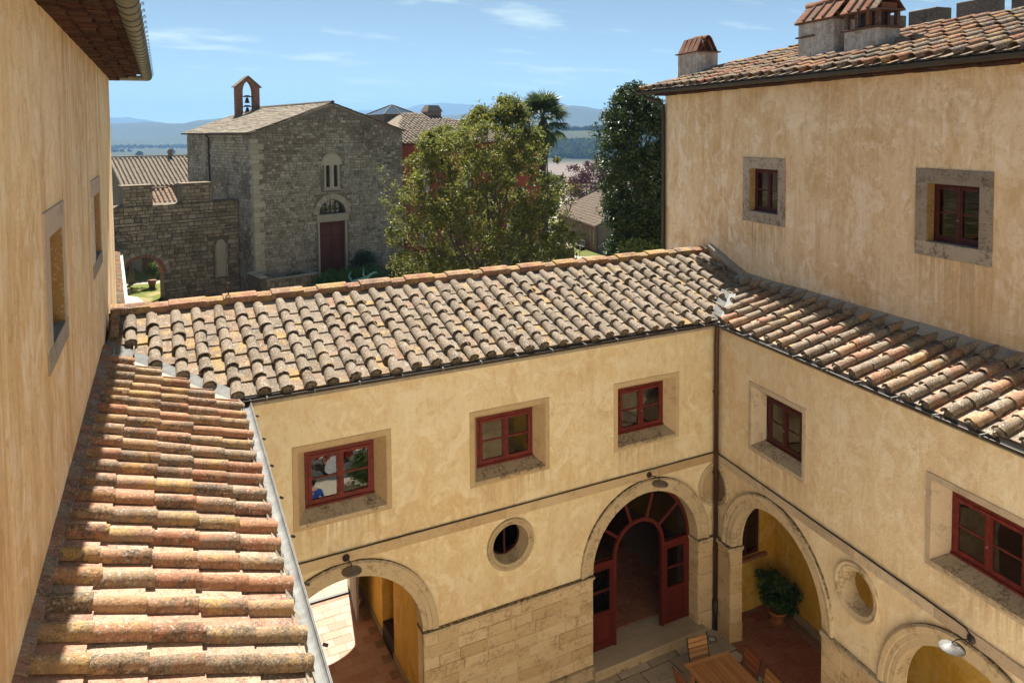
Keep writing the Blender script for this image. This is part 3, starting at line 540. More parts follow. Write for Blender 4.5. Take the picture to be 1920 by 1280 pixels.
def casement(wing, cu, z0=4.48, z1=5.36, hw=0.56, d=0.20, mat='redw', glass='glass', bars=1, name='window', open_=0.0):
    """two-leaf window: fixed frame, two sashes with a glazing bar, panes"""
    f = 0.05
    fr = MB().slab([rectl(cu - hw, cu + hw, z0, z1), rectl(cu - hw + f, cu + hw - f, z0 + f, z1 - f)], d + 0.012, d + 0.075).box(cu - hw, cu + hw, d - 0.012, d + 0.01, z0 - 0.012, z0 + 0.022)
    o = fr.build(name, mat, wing)
    for s in (-1, 1):
        a, b = (cu - hw + f + 0.003, cu - 0.004) if s < 0 else (cu + 0.004, cu + hw - f - 0.003)
        za, zb = z0 + f + 0.003, z1 - f - 0.003; w = 0.052
        sm = MB().slab([rectl(a, b, za, zb), rectl(a + w, b - w, za + w, zb - w)], d + 0.0, d + 0.045)
        sm.box(a + w, b - w, d + 0.008, d + 0.036, (za + zb) / 2 - 0.013, (za + zb) / 2 + 0.013)
        sm.build('sash', mat, o)
        zm = (za + zb) / 2
        for (p, q) in ((za + w, zm - 0.013), (zm + 0.013, zb - w)):
            MB().box(a + w - 0.004, b - w + 0.004, d + 0.019, d + 0.024, p - 0.004, q + 0.004).build('pane', glass, o)
    MB().box(cu - 0.022, cu + 0.022, d - 0.012, d - 0.001, z0 + f, z1 - f).build('meeting_stile', mat, o)
    MB().lathe([(0.008, 0), (0.012, 0.01), (0.006, 0.035)], 8, Matrix.Translation((cu, d - 0.012, z0 + 0.38)) @ Matrix.Rotation(R(90), 4, 'X')).build('handle', 'zinc', o)
    return o
def splay_surround(wing, cu, mat='surround', sillm='sill', ow=0.79, z0=4.245, z1=5.575, lw=0.705, l0=4.34, l1=5.485, gw=0.56, g0=4.48, g1=5.36, gd=0.20):
    m = MB().slab([rectl(cu - ow, cu + ow, z0, z1), rectl(cu - lw, cu + lw, l0, l1)], -0.014, 0.10)
    Lp = [(cu - lw, -0.010, l0), (cu + lw, -0.010, l0), (cu + lw, -0.010, l1), (cu - lw, -0.010, l1)]
    Gp = [(cu - gw, gd + 0.03, g0), (cu + gw, gd + 0.03, g0), (cu + gw, gd + 0.03, g1), (cu - gw, gd + 0.03, g1)]
    m.add(Lp + Gp, [(1, 2, 6, 5), (2, 3, 7, 6), (3, 0, 4, 7)])
    o = m.build('window_surround', mat, wing)
    MB().add([(cu - lw, -0.022, l0 - 0.004), (cu + lw, -0.022, l0 - 0.004), (cu + gw + 0.01, gd + 0.03, g0 + 0.004), (cu - gw - 0.01, gd + 0.03, g0 + 0.004),
              (cu - lw, -0.022, l0 - 0.05), (cu + lw, -0.022, l0 - 0.05), (cu + gw, gd + 0.03, l0 - 0.05), (cu - gw, gd + 0.03, l0 - 0.05)],
             [(0, 1, 2, 3), (0, 4, 5, 1), (4, 7, 6, 5), (1, 5, 6, 2), (0, 3, 7, 4)]).build('sill', sillm, o)
def archivolt(wing, cu, spring, ri, ro, mat='arch', a0=0.0, a1=math.pi, n=40, depth=0.24, name='arch_moulding'):
    ri -= 0.006; prof = [(ri, depth), (ri, -0.022), (ri + 0.085, -0.022), (ri + 0.09, -0.036), (ri + 0.165, -0.036), (ri + 0.172, -0.05), (ro - 0.035, -0.064), (ro, -0.052), (ro, 0.02), (ri + 0.06, depth)]
    return MB().arcsweep(cu, spring, prof, a0, a1, n).build(name, mat, wing, smooth=False)
def ring(wing, cu, cz, ri, ro, mat='archp', a0=0, a1=2 * math.pi, closed=True, name='oculus_moulding', inner=0.24, taper=0.05):
    prof = [(ri - taper, inner), (ri, -0.018), (ri + 0.035, -0.03), (ri + 0.045, -0.018), (ri + 0.075, -0.045), (ro - 0.012, -0.05), (ro, -0.035), (ro, 0.02), (ri + 0.02, inner)]
    if not closed: prof = [(ri - 0.02, 0.012), (ri, -0.018), (ri + 0.035, -0.03), (ri + 0.045, -0.018), (ri + 0.075, -0.045), (ro - 0.012, -0.05), (ro, -0.035), (ro, 0.012)]
    return MB().arcsweep(cu, cz, prof, a0, a1, 44 if closed else 24, closed).build(name, mat, wing)
def ashlar(wing, u0, u1, z0, z1, ch=0.215, lmin=0.34, lmax=0.66, d=-0.034, back=0.06, mat='ashlar', face='d', name='stone_block', dd=0.0):
    n = max(1, round((z1 - z0) / ch)); h = (z1 - z0) / n; k = 0
    for i in range(n):
        u = u0; za = z0 + i * h; first = True
        while u < u1 - 1e-4:
            w = random.uniform(lmin, lmax) * (0.6 if first and i % 2 else 1.0); first = False
            if u + w > u1 - 0.2: w = u1 - u
            g = 0.006; p = d + jit(0.008)
            MB().cbox(u + g, u + w - g, p, back, za + g, za + h - g, 0.006 + random.random() * 0.004).build(name, mat, wing)
            u += w; k += 1
def gutter_brackets(wing, pts, r=0.068):
    for p in pts: MB().arcsweep(p[0], p[2], [(r + 0.002, p[1] - 0.008), (r + 0.007, p[1] - 0.008), (r + 0.007, p[1] + 0.008), (r + 0.002, p[1] + 0.008)], math.pi, 2 * math.pi, 8).build('gutter_bracket', 'gutter', wing)

# ------------------------------------------------------------------ the wing across the courtyard
wm = thing('courtyard_wing', 'ochre plastered wing with three red windows, arched passage and arched red door', 'building', (0, 0, 0))
AP, AD, RI, RO, SP = 2.872, 8.861, 1.29, 1.56, 2.0
outl = [(1.0, -0.05), (AP - RI, -0.05)] + [(AP - RI * math.cos(math.pi * i / 30), SP + RI * math.sin(math.pi * i / 30)) for i in range(31)] + [(AP + RI, -0.05), (AD - RI, -0.05)] + \
       [(AD - RI * math.cos(math.pi * i / 30), SP + RI * math.sin(math.pi * i / 30)) for i in range(31)] + [(AD + RI, -0.05), (XR + 0.02, -0.05), (XR + 0.02, 6.47), (1.0, 6.47)]
WX = (2.868, 5.853, 8.860)
MB().slab([outl] + [rectl(x - 0.70, x + 0.70, 4.345, 5.48) for x in WX] + [circ(5.834, 3.055, 0.37)], 0.0, 0.26).build('wall', 'plM', wm)
for x in WX:
    splay_surround(wm, x); casement(wm, x)
archivolt(wm, AP, SP, RI, RO); archivolt(wm, AD, SP, RI, RO)
ring(wm, 5.834, 3.055, 0.355, 0.47)
MB().arcsweep(5.834, 3.055, [(0.31, 0.25), (0.29, 0.25), (0.29, 0.28), (0.31, 0.28)], 0, 2 * math.pi, 32, True).box(5.82, 5.85, 0.25, 0.28, 2.76, 3.35).build('oculus_frame', 'dredw', wm)
ring(wm, XR - 0.01, 3.06, 0.34, 0.46, a0=math.pi / 2, a1=1.5 * math.pi, closed=False, name='roundel_moulding')
MB().arcsweep(XR - 0.01, 3.06, [(0.0, -0.004), (0.33, -0.004), (0.33, 0.01), (0.0, 0.01)], math.pi / 2, 1.5 * math.pi, 20).build('roundel', 'surround', wm)
# string course, its cable
u = 1.3
while u < XR - 0.05:
    w = min(random.uniform(0.9, 1.6), XR - 0.002 - u)
    if XR - u - w < 0.3: w = XR - 0.002 - u
    MB().cbox(u + 0.001, u + w - 0.001, -0.032, 0.02, 3.56, 3.728, 0.004).build('string_course', 'surround', wm); u += w
MB().tube([(1.3 + i * 0.62, -0.028 + jit(0.002), 3.742 + jit(0.003)) for i in range(16)], 0.011, 6).build('cable', 'iron', wm)
# ashlar base, its cap, pilaster by the corner
MB().slab([rectl(AP + RI, AD - RI, 0.0, 1.93)], -0.018, 0.03).build('plinth', 'joint', wm)
ashlar(wm, AP + RI + 0.003, AD - RI - 0.003, 0.24, 1.925)
MB().cbox(AP + RI - 0.025, AD - RI + 0.025, -0.075, 0.27, 1.93, 1.985, 0.012).cbox(AP + RI + 0.0, AD - RI - 0.0, -0.05, 0.2, 1.90, 1.93, 0.004).build('plinth_cap', 'arch', wm)
u = AP + RI
while u < AD - RI - 0.1:
    w = random.uniform(0.7, 1.2)
    if AD - RI - u - w < 0.4: w = AD - RI - u
    MB().cbox(u + 0.003, u + w - 0.003, -0.10 + jit(0.01), 0.0, 0.0, 0.235, 0.012).build('base_stone', 'sill', wm); u += w
for i, (za, zb, p) in enumerate(((0.0, 0.42, -0.05), (0.42, 0.86, -0.03), (0.86, 1.22, -0.032), (1.22, 1.58, -0.03), (1.58, 1.87, -0.032))):
    MB().cbox(AD + RI - 0.006, XR - 0.004, p, 0.256, za + 0.003, zb - 0.003, 0.008).build('pilaster_stone', 'ashlar', wm)
    MB().cbox(1.1, AP - RI + 0.006, p, 0.256, za + 0.003, zb - 0.003, 0.008).build('pilaster_stone', 'ashlar', wm)
MB().cbox(AD + RI - 0.03, XR - 0.004, -0.07, 0.26, 1.90, 1.985, 0.012).cbox(AD + RI - 0.012, XR - 0.005, -0.045, 0.255, 1.87, 1.90, 0.004).build('impost', 'arch', wm)
MB().cbox(1.1, AP - RI + 0.03, -0.07, 0.26, 1.90, 1.985, 0.012).build('impost', 'arch', wm)
# shell behind the front
M_ = MB()
back = [(-0.3, -0.05), (AP - RI, -0.05), (AP - RI, 2.65)] + [(AP - RI * math.cos(math.pi * i / 20), 2.65 + 0.62 * math.sin(math.pi * i / 20)) for i in range(1, 20)] + [(AP + RI, 2.65), (AP + RI, -0.05), (12.6, -0.05), (12.6, 6.9), (-0.3, 6.9)]
M_.slab([back], 4.72, 5.05).build('back_wall', 'plR', wm)
MB().box(1.0, 12.2, 0.262, 4.718, 3.45, 3.72).build('floor_slab', 'yel', wm)
MB().box(1.2, 1.44, 0.262, 4.718, 0.0, 3.448).build('passage_wall', 'yel', wm)
pw = MB().box(4.35, 4.60, 0.262, 2.19, 0.0, 3.448).box(4.35, 4.60, 2.95, 4.718, 0.0, 3.448).box(4.86, 4.98, 2.19, 2.95, 0.0, 3.448).box(4.60, 4.86, 2.05, 2.19, 0, 3.448).box(4.60, 4.86, 2.95, 3.1, 0, 3.448)
pw.build('passage_wall', 'yel', wm)
MB().box(4.33, 4.349, 0.3, 2.19, 0.0, 0.16).box(4.33, 4.349, 2.95, 4.70, 0.0, 0.16).build('skirting', 'kerb', wm)
MB().box(4.35, 4.86, 2.2, 2.94, 0.0, 0.34).build('niche_step', 'iron', wm)
MB().box(4.28, 4.349, 0.27, 0.36, 1.85, 1.93).build('hinge_stone', 'kerb', wm)
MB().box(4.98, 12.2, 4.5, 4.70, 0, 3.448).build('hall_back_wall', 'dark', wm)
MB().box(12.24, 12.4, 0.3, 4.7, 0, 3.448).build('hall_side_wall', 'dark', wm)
# upstairs rooms
for x in (4.3, 7.35): MB().box(x, x + 0.12, 0.27, 4.70, 3.73, 6.4).build('partition', 'plR', wm)
MB().box(1.0, 12.2, 3.2, 3.3, 3.73, 6.4).build('room_wall', 'plR', wm)
MB().box(1.0, 12.2, 0.27, 4.70, 6.38, 6.46).build('ceiling', 'beam', wm)
MB().box(1.05, 4.28, 2.0, 2.05, 4.2, 5.6).build('dark_sheet', 'dark', wm)  # thin near-black sheet across the room behind the left window
# old plank door leaf folded back at the far end of the passage
lf = thing('door_leaf', 'grey weathered plank door leaf standing open in the vaulted passage', 'door', (4.16, 4.70, 0.0), math.atan2(-1.1, -0.15))
for i in range(6): MB().cbox(i * 0.185, i * 0.185 + 0.18, -0.025, 0.025, 0.02, 2.62 + jit(0.02), 0.004).build('plank', 'greywood', lf)
for z in (0.4, 2.1): MB().cbox(0.0, 1.1, 0.026, 0.055, z, z + 0.12, 0.004).build('ledge', 'greywood', lf)

# red glazed door screen
ds = MB(); dd = 0.25; fr_ = 0.062
dpost = (8.235, 9.487)
arch_in = [(AD - 1.23 * math.cos(math.pi * i / 30), SP - 0.02 + 1.23 * math.sin(math.pi * i / 30)) for i in range(31)]
scr = wm
frame = MB()
frame.arcsweep(AD, SP - 0.02, [(1.225, dd), (1.29, dd), (1.29, dd + 0.07), (1.225, dd + 0.07)], 0, math.pi, 36)
frame.arcsweep(8.861, SP, [(0.565, dd - 0.01), (0.63, dd - 0.01), (0.63, dd + 0.08), (0.565, dd + 0.08)], 0, math.pi, 28)
frame.box(AD - 1.29, AD - 1.225, dd, dd + 0.07, 0.22, SP - 0.02).box(AD + 1.225, AD + 1.29, dd, dd + 0.07, 0.22, SP - 0.02)
frame.box(8.231, 8.296, dd - 0.01, dd + 0.08, 0.22, SP).box(9.426, 9.491, dd - 0.01, dd + 0.08, 0.22, SP)
frame.box(AD - 1.225, 8.231, dd - 0.004, dd + 0.07, 1.90, 1.975).box(9.491, AD + 1.225, dd - 0.004, dd + 0.07, 1.90, 1.975)
door = frame.build('door_frame', 'reddoor', wm)
for a in (30, 66, 102, 138):
    a = R(a + 6); c_, s_ = math.cos(a), math.sin(a)
    Mx = Matrix.Translation((AD, dd, SP)) @ Matrix.Rotation(-a, 4, 'Y')
    MB().cbox(0.60, 1.235, 0.005, 0.06, -0.028, 0.028, 0.006, Mx).build('radial_bar', 'reddoor', door)
MB().slab([[(AD + 1.23 * math.cos(R(t)), SP + 1.23 * math.sin(R(t))) for t in range(2, 180, 8)] + [(AD + 0.62 * math.cos(R(t)), SP + 0.62 * math.sin(R(t))) for t in range(178, 0, -8)]], dd + 0.03, dd + 0.035).build('fanlight_pane', 'glassr', door)
def leaf(parent, a, b, z0=0.235, z1=1.895):
    w = 0.075; zp = 0.98; zm = 1.40
    m = MB().slab([rectl(a, b, z0, z1), rectl(a + w, b - w, zp, zm - 0.018), rectl(a + w, b - w, zm + 0.018, z1 - w), rectl(a + w, b - w, z0 + 0.14, zp - 0.09)], dd - 0.004, dd + 0.05)
    o = m.build('door_leaf', 'reddoor', parent)
    for (p, q) in ((zp, zm - 0.018), (zm + 0.018, z1 - w)): MB().box(a + w - 0.003, b - w + 0.003, dd + 0.02, dd + 0.026, p - 0.003, q + 0.003).build('pane', 'glassr', o)
    n = 6; ww = (b - a - 2 * w) / n
    for i in range(n): MB().cbox(a + w + i * ww + 0.002, a + w + (i + 1) * ww - 0.002, dd + 0.012, dd + 0.03, z0 + 0.14, zp - 0.09, 0.004).build('panel_board', 'reddoor', o)
leaf(wm, AD - 1.222, 8.228); leaf(wm, 9.494, AD + 1.222)
MB().cbox(AD - RI - 0.06, AD + RI + 0.09, -0.20, 0.62, 0.06, 0.20, 0.014).build('threshold', 'kerb', wm)
MB().cbox(AD - RI - 0.04, AD + RI + 0.07, -0.17, 0.3, -0.02, 0.058, 0.01).build('threshold_base', 'sill', wm)

# ------------------------------------------------------------------ roof of that wing
offL = lambda x, y: 1.28 + 0.048 * y - x
def offR(x, y): p = Vector((x - XR, y, 0)); return p.dot(nR)
tM, tR = math.tan(PM), math.tan(PR)
def keepM(x, y):
    if x < -0.36 + 0.035 * y or y > 2.40: return False
    if (y + 0.1) < offL(x, y) + 0.06 + 0.10: return False
    if offR(x, y) > 1.58: return False
    return (y + 0.1) * tM > (offR(x, y) + 0.1) * tR + 0.06
covM, panM_ = cover_me('tileM', r0=0.102, r1=0.076, th=0.018), pan_me('panM')
plug = MB().lathe([(0.072, -0.02), (0.078, 0.0), (0.074, 0.012), (0.03, 0.018)], 10, Matrix.Rotation(R(90), 4, 'X')).mesh('mortar_plug', True); plug.materials.append(MAT['plugm'])
def valley_pt_L(t): return Vector((1.30 - t * 0.975, -0.06 + t, 0))
rf = MB()
zM = lambda y: ZT - 0.02 + (y + 0.1) * tM
vR = (XR + 1.7 * nR.x - 1.45 * uR.x, 1.7 * nR.y - 1.45 * uR.y)
pl_ = [(1.33, -0.1), (10.62, -0.1), (11.5, 0.62), (12.48, 1.30), (12.80, 2.76), (-0.37, 2.76), (-0.42, 1.75)]
rf.add([(x, y, zM(y)) for x, y in pl_] + [(x, y, zM(y) - 0.12) for x, y in pl_], [tuple(range(7)), tuple(range(7, 14))[::-1]] + [(i, (i + 1) % 7, (i + 1) % 7 + 7, i + 7) for i in range(7)])
roofM = rf.build('roof', 'mortar', wm)
cM = tile_roof(roofM, covM, panM_, -0.071 - 0.347 * 1, 12.9, ZT, PM, 2.78, keepM, d0=-0.1, plug=plug, wob=1.7, zs=0.88)
# far slope of the same roof
MB().add([(-0.4, 2.76, zM(2.76)), (12.8, 2.76, zM(2.76)), (12.9, 5.5, zM(2.76) - 2.74 * tM), (-0.3, 5.5, zM(2.76) - 2.74 * tM)], [(0, 1, 2, 3)]).build('back_slope', 'tileM', roofM)
# ridge: long caps lapped over short ones
u = -0.34; k = 0
while u < 12.62:
    L = 0.52 if k % 2 == 0 else 0.34; L *= random.uniform(0.92, 1.08)
    if u + L > 12.7: L = 12.72 - u
    w = 0.175 if k % 2 == 0 else 0.150; h = (0.0 if k % 2 else 0.030) + jit(0.006); y0 = 2.72; zb = zM(2.6) + 0.035
    ex = 0.03 if k % 2 == 0 else -0.005
    v = []
    for x in (u - ex, u + L + ex): v += [(x, y0 - w, zb - 0.03 + h), (x, y0 - w * 0.93, zb + 0.075 + h), (x, y0 - w * 0.25, zb + 0.118 + h), (x, y0 + w * 0.4, zb + 0.118 + h), (x, y0 + w, zb + 0.06 + h), (x, y0 + w, zb - 0.06 + h)]
    MB().add(v, [tuple(range(6)), tuple(range(6, 12))[::-1]] + [(i, (i + 1) % 6, (i + 1) % 6 + 6, i + 6) for i in range(6)]).build('ridge_tile', 'ridge', roofM, rot=(0, 0, 0)); u += L; k += 1
MB().tube([(1.52, 2.74, zM(2.6) + 0.12), (1.52, 2.74, zM(2.6) + 0.30)], 0.012, 6).tube([(1.52 + 0.04 * math.cos(a), 2.74, zM(2.6) + 0.34 + 0.04 * math.sin(a)) for a in [2 * math.pi * q / 12 for q in range(13)]], 0.009, 6).build('ridge_hook', 'iron', roofM)
# lead-grey valley strips
for (A, B, wa, nm) in (((1.22, -0.26), (-0.60, 1.64), 0.28, 'valley_flashing'), ((10.60, -0.12), (12.48, 1.36), 0.17, 'valley_flashing')):
    A = Vector(A); B = Vector(B); t = (B - A).normalized(); s = Vector((-t.y, t.x)); m = MB(); v = []; n = 14
    for i in range(n + 1):
        p = A + (B - A) * i / n
        for q in (-1, 0, 1):
            w_ = p + s * (q * wa * (1 + jit(0.06))); z = zM(p.y) + 0.034 + (0.085 if q else 0.0)
            v.append((w_.x, w_.y, z))
    f = []
    for i in range(n):
        for q in (0, 1): f.append((i * 3 + q, i * 3 + q + 1, i * 3 + q + 4, i * 3 + q + 3))
    m.add(v, f).build(nm, 'zinc', roofM)
# flashing where the roof dies against the tall house
P = lambda off, uu, z: tuple(Vector((XR, 0, z)) + nR * off + uR * uu)
fl = MB(); v = []
for (uu, zz) in ((-2.74, 7.47), (-2.2, 7.30), (-1.7, 7.12), (-1.36, 7.02)): v += [P(1.56, uu, zz + 0.02), P(1.60, uu, zz + 0.09), P(1.71, uu, zz + 0.12), P(1.71, uu, zz - 0.1)]
fl.add(v, [(i * 4 + a, i * 4 + (a + 1) % 4, i * 4 + 4 + (a + 1) % 4, i * 4 + 4 + a) for i in range(3) for a in range(4)] + [(0, 1, 2, 3), (12, 13, 14, 15)]).build('wall_flashing', 'mortar', roofM)
g = MB().channel([(1.33, -0.17, 6.505), (10.50, -0.17, 6.505)], 0.068).build('gutter', 'gutter', wm)
for i in range(14): MB().arcsweep(1.6 + i * 0.66, 0, [(0, 0)], 0, 0.1, 1) if False else None
for i in range(13):
    x = 1.7 + i * 0.7
    MB().box(x - 0.010, x + 0.010, -0.243, -0.236, 6.47, 6.515).box(x - 0.01, x + 0.01, -0.238, -0.06, 6.508, 6.513).build('gutter_bracket', 'zinc', wm)
MB().tube([(10.50, -0.17, 6.46), (10.53, -0.14, 6.32), (10.55, -0.10, 6.2), (10.55, -0.10, 0.62)], 0.047, 12).build('downpipe', 'pipe', wm, smooth=True)
MB().tube([(10.55, -0.10, 0.66), (10.55, -0.10, 0.02)], [0.058, 0.062], 12).build('downpipe_shoe', 'iron', wm, smooth=True)
for z in (5.0, 3.3, 1.7): MB().tube([(10.55, -0.10, z), (10.55, -0.10, z + 0.03)], 0.053, 12).box(10.54, 10.56, -0.06, 0.0, z, z + 0.03).build('pipe_clip', 'pipe', wm)

# ------------------------------------------------------------------ arcade wing on the right
wr = thing('arcade_wing', 'ochre arcade wing with dark windows above open arches and a shallow loggia', 'building', (XR, 0, 0), PHR)
A1, A2, A3 = 1.842, 5.89, 9.94
o_ = [(0.0, -0.05)]
for a in (A1, A2, A3): o_ += [(a - RI, -0.05)] + [(a - RI * math.cos(math.pi * i / 30), SP + RI * math.sin(math.pi * i / 30)) for i in range(31)] + [(a + RI, -0.05)]
o_ += [(12.0, -0.05), (12.0, 6.47), (0.0, 6.47)]
WR = (1.88, 5.91, 9.95); OC = (3.872, 7.92)
MB().slab([o_] + [rectl(x - 0.70, x + 0.70, 4.345, 5.48) for x in WR] + [circ(x, 3.06, 0.37) for x in OC], 0.0, 0.26).build('wall', 'plR', wr)
for x in WR: splay_surround(wr, x, 'surroundR'); casement(wr, x, hw=0.50 if x < 3 else 0.56, mat='dredw' if x < 3 else 'redw', glass='glass')
for a in (A1, A2, A3): archivolt(wr, a, SP, RI, RO)
for x in OC: ring(wr, x, 3.06, 0.345, 0.455)
ring(wr, 0.01, 3.06, 0.34, 0.46, a0=-math.pi / 2, a1=math.pi / 2, closed=False, name='roundel_moulding')
MB().arcsweep(0.01, 3.06, [(0.0, -0.004), (0.33, -0.004), (0.33, 0.01), (0.0, 0.01)], -math.pi / 2, math.pi / 2, 20).build('roundel', 'brick', wr)
u = 0.005
while u < 11.9:
    w = random.uniform(0.9, 1.6); MB().cbox(u + 0.001, u + w - 0.001, -0.032, 0.02, 3.56, 3.728, 0.004).build('string_course', 'surroundR', wr); u += w
MB().tube([(0.03 + i * 0.5, -0.03 + jit(0.002), 3.742 + jit(0.003)) for i in range(12)] + [(5.8, -0.03, 3.735), (5.87, -0.035, 3.69)], 0.012, 6).build('cable', 'iron', wr)
for (ua, ub) in ((0.004, A1 - RI), (A1 + RI, A2 - RI), (A2 + RI, A3 - RI)):
    MB().box(ua + 0.004, ub - 0.004, -0.016, 0.255, 0.0, 1.87).build('pier', 'joint', wr)
    for i, (za, zb) in enumerate(((0.0, 0.40), (0.40, 0.70), (0.70, 0.98), (0.98, 1.27), (1.27, 1.56), (1.56, 1.87))):
        e = 0.02 if i == 0 else 0.0
        if ub - ua < 0.8: MB().cbox(ua, ub + e + 0.007, -0.03 - e, 0.264, za + 0.003, zb - 0.003, 0.008).build('pier_stone', 'ashlar', wr)
        else:
            uu = ua - e - 0.007
            while uu < ub - 0.01:
                w = random.uniform(0.35, 0.6)
                if ub - uu - w < 0.22: w = ub + e + 0.012 - uu
                MB().cbox(uu, uu + w - 0.005, -0.03 - e, 0.262, za + 0.003, zb - 0.003, 0.008).build('pier_stone', 'ashlar', wr); uu += w
    MB().cbox(ua, ub + 0.04, -0.085, 0.285, 1.905, 1.988, 0.014).cbox(ua, ub + 0.018, -0.055, 0.27, 1.87, 1.905, 0.006).build('impost', 'sill' if ub - ua > 0.8 else 'arch', wr)
# loggia: end wall with a window, back wall, ceiling
th = -PHR  # undo the wing's turn for the end wall, which lines up with the wing across
Mi = Matrix.Rotation(-PHR, 4, 'Z') @ Matrix.Translation((-XR, 0, 0))
MB().slab([rectl(XR + 0.262, 12.42, 0.0, 3.45), rectl(11.20, 11.93, 1.22, 2.32)], 0.03, 0.24, Mi).build('end_wall', 'yel', wr)
lw = MB().slab([rectl(11.20, 11.93, 1.22, 2.32), rectl(11.26, 11.87, 1.28, 2.26)], 0.07, 0.13, Mi).box(11.54, 11.59, 0.06, 0.12, 1.28, 2.26, Mi).box(11.26, 11.87, 0.075, 0.11, 1.76, 1.79, Mi).build('loggia_window', 'dredw', wr)
for (a, b) in ((11.26, 11.54), (11.59, 11.87)): MB().box(a, b, 0.095, 0.10, 1.28, 2.26, Mi).build('pane', 'glass', lw)
MB().cbox(11.1, 12.08, -0.06, 0.08, 1.155, 1.218, 0.008, Mi).build('window_sill', 'cotto', wr)
MB().box(-1.5, 12, 1.74, 1.765, 0.0, 3.45).build('loggia_back_wall', 'yel', wr)
MB().box(-0.2, 12, 1.71, 1.738, 0.0, 0.17).build('skirting', 'kerb', wr)
MB().box(-0.25, 12, 0.262, 1.735, 3.45, 3.7).build('loggia_ceiling', 'yel', wr)
MB().box(-0.25, 12, 1.6, 1.69, 3.72, 6.4).build('room_wall', 'plR', wr)
MB().box(3.9, 4.0, 0.27, 1.59, 3.72, 6.4).build('partition', 'plR', wr)
MB().box(-0.25, 12, 0.27, 1.69, 6.38, 6.46).build('ceiling', 'beam', wr)
# its roof
zR = lambda d: ZT - 0.02 + (d + 0.1) * tR
def keepR(uu, d):
    if d > 1.56: return False
    p = uR * uu + nR * d; x, y = XR + p.x, p.y
    return (d + 0.1) * tR > (y + 0.1) * tM + 0.085
pr = [(0.02, -0.1), (11, -0.1), (11, 1.69), (-1.36, 1.69)]
roofR = MB().add([(a, b, zR(b)) for a, b in pr] + [(a, b, zR(b) - 0.1) for a, b in pr], [(0, 1, 2, 3), (7, 6, 5, 4)] + [(i, (i + 1) % 4, (i + 1) % 4 + 4, i + 4) for i in range(4)]).build('roof', 'mortar', wr)
covR, panR_ = cover_me('tileR', r0=0.104, r1=0.078, th=0.018), pan_me('panR')
cR = tile_roof(roofR, covR, panR_, -1.4, 8.6, ZT, PR, 1.68, keepR, d0=-0.1, plug=plug, wob=2.0, zs=0.88)
v = []
for i in range(25):
    uu = -1.5 + i * 0.42; v += [(uu, 1.48 + jit(0.02), zR(1.5) + 0.05), (uu, 1.56, zR(1.55) + 0.10 + jit(0.008)), (uu, 1.705, zR(1.69) + 0.14 + jit(0.01)), (uu, 1.705, zR(1.69) - 0.05)]
MB().add(v, [(i * 4 + a, i * 4 + (a + 1) % 4, i * 4 + 4 + (a + 1) % 4, i * 4 + 4 + a) for i in range(24) for a in range(4)]).build('wall_flashing', 'mortar', roofR)
MB().channel([(0.08, -0.17, 6.505), (10.5, -0.17, 6.505)], 0.068).build('gutter', 'gutter', wr)
for i in range(12):
    x = 0.5 + i * 0.7
    MB().box(x - 0.010, x + 0.010, -0.243, -0.236, 6.47, 6.515).box(x - 0.01, x + 0.01, -0.238, -0.06, 6.508, 6.513).build('gutter_bracket', 'zinc', wr)

# ------------------------------------------------------------------ low tiled wing on the left
wlft = thing('tiled_wing', 'low wing with terracotta tiled roof sloping down from the tall plastered wall', 'building', (1.28, 0, 0), math.atan2(0.9988, 0.048))
MB().box(-10.5, -0.02, 0.0, 0.26, 0.0, 6.40).build('wall', 'plM', wlft)
tL = math.tan(PL); zL = lambda d: ZT - 0.02 + (d + 0.06) * tL
pl2 = [(-10.5, -0.06), (0.0, -0.06), (1.95, 1.86), (-10.5, 1.86)]
roofL = MB().add([(a, b, zL(b)) for a, b in pl2] + [(a, b, zL(b) - 0.1) for a, b in pl2], [(0, 1, 2, 3), (7, 6, 5, 4)] + [(i, (i + 1) % 4, (i + 1) % 4 + 4, i + 4) for i in range(4)]).build('roof', 'mortar', wlft)
def keepL(uu, d): return d < 1.60 and uu < d - 0.04 - 0.40
covL, panL_ = cover_me('tileL', r0=0.080, r1=0.068, th=0.014), pan_me('panL', lip=0.018)
cL = tile_roof(roofL, covL, panL_, -9.0 + 0.06, 2.0, ZT, PL, 1.74, keepL, d0=-0.06, plug=None, wob=1.2, lift=0.034, zs=0.98, plift=0.03)
# wavy mortar under the first tiles, galvanised gutter
v = []; n = 90
for i in range(n + 1):
    uu = -9 + i * (8.8 / n); q = 0.5 + 0.5 * math.cos(2 * math.pi * (uu - 0.06) / 0.347); e = -0.075 - 0.035 * q + jit(0.006)
    v += [(uu, e, ZT - 0.02), (uu, -0.03, ZT + 0.03 + 0.045 * q), (uu, 0.0, ZT - 0.03), (uu, e, ZT - 0.05)]
MB().add(v, [(i * 4 + a, i * 4 + (a + 1) % 4, i * 4 + 4 + (a + 1) % 4, i * 4 + 4 + a) for i in range(n) for a in range(4)]).build('eaves_mortar', 'mortar', roofL)
MB().channel([(-9.5, -0.135, 6.475), (-0.06, -0.135, 6.475)], 0.062).build('gutter', 'zinc', wlft)
MB().box(-9.5, -0.06, -0.203, -0.196, 6.44, 6.485).build('gutter_rim', 'gutter', wlft)
for i in range(9): MB().tube([(-0.8 - i * 0.85, -0.215, 6.475), (-0.8 - i * 0.85, -0.25, 6.455)], 0.014, 6).build('gutter_bolt', 'gutter', wlft)
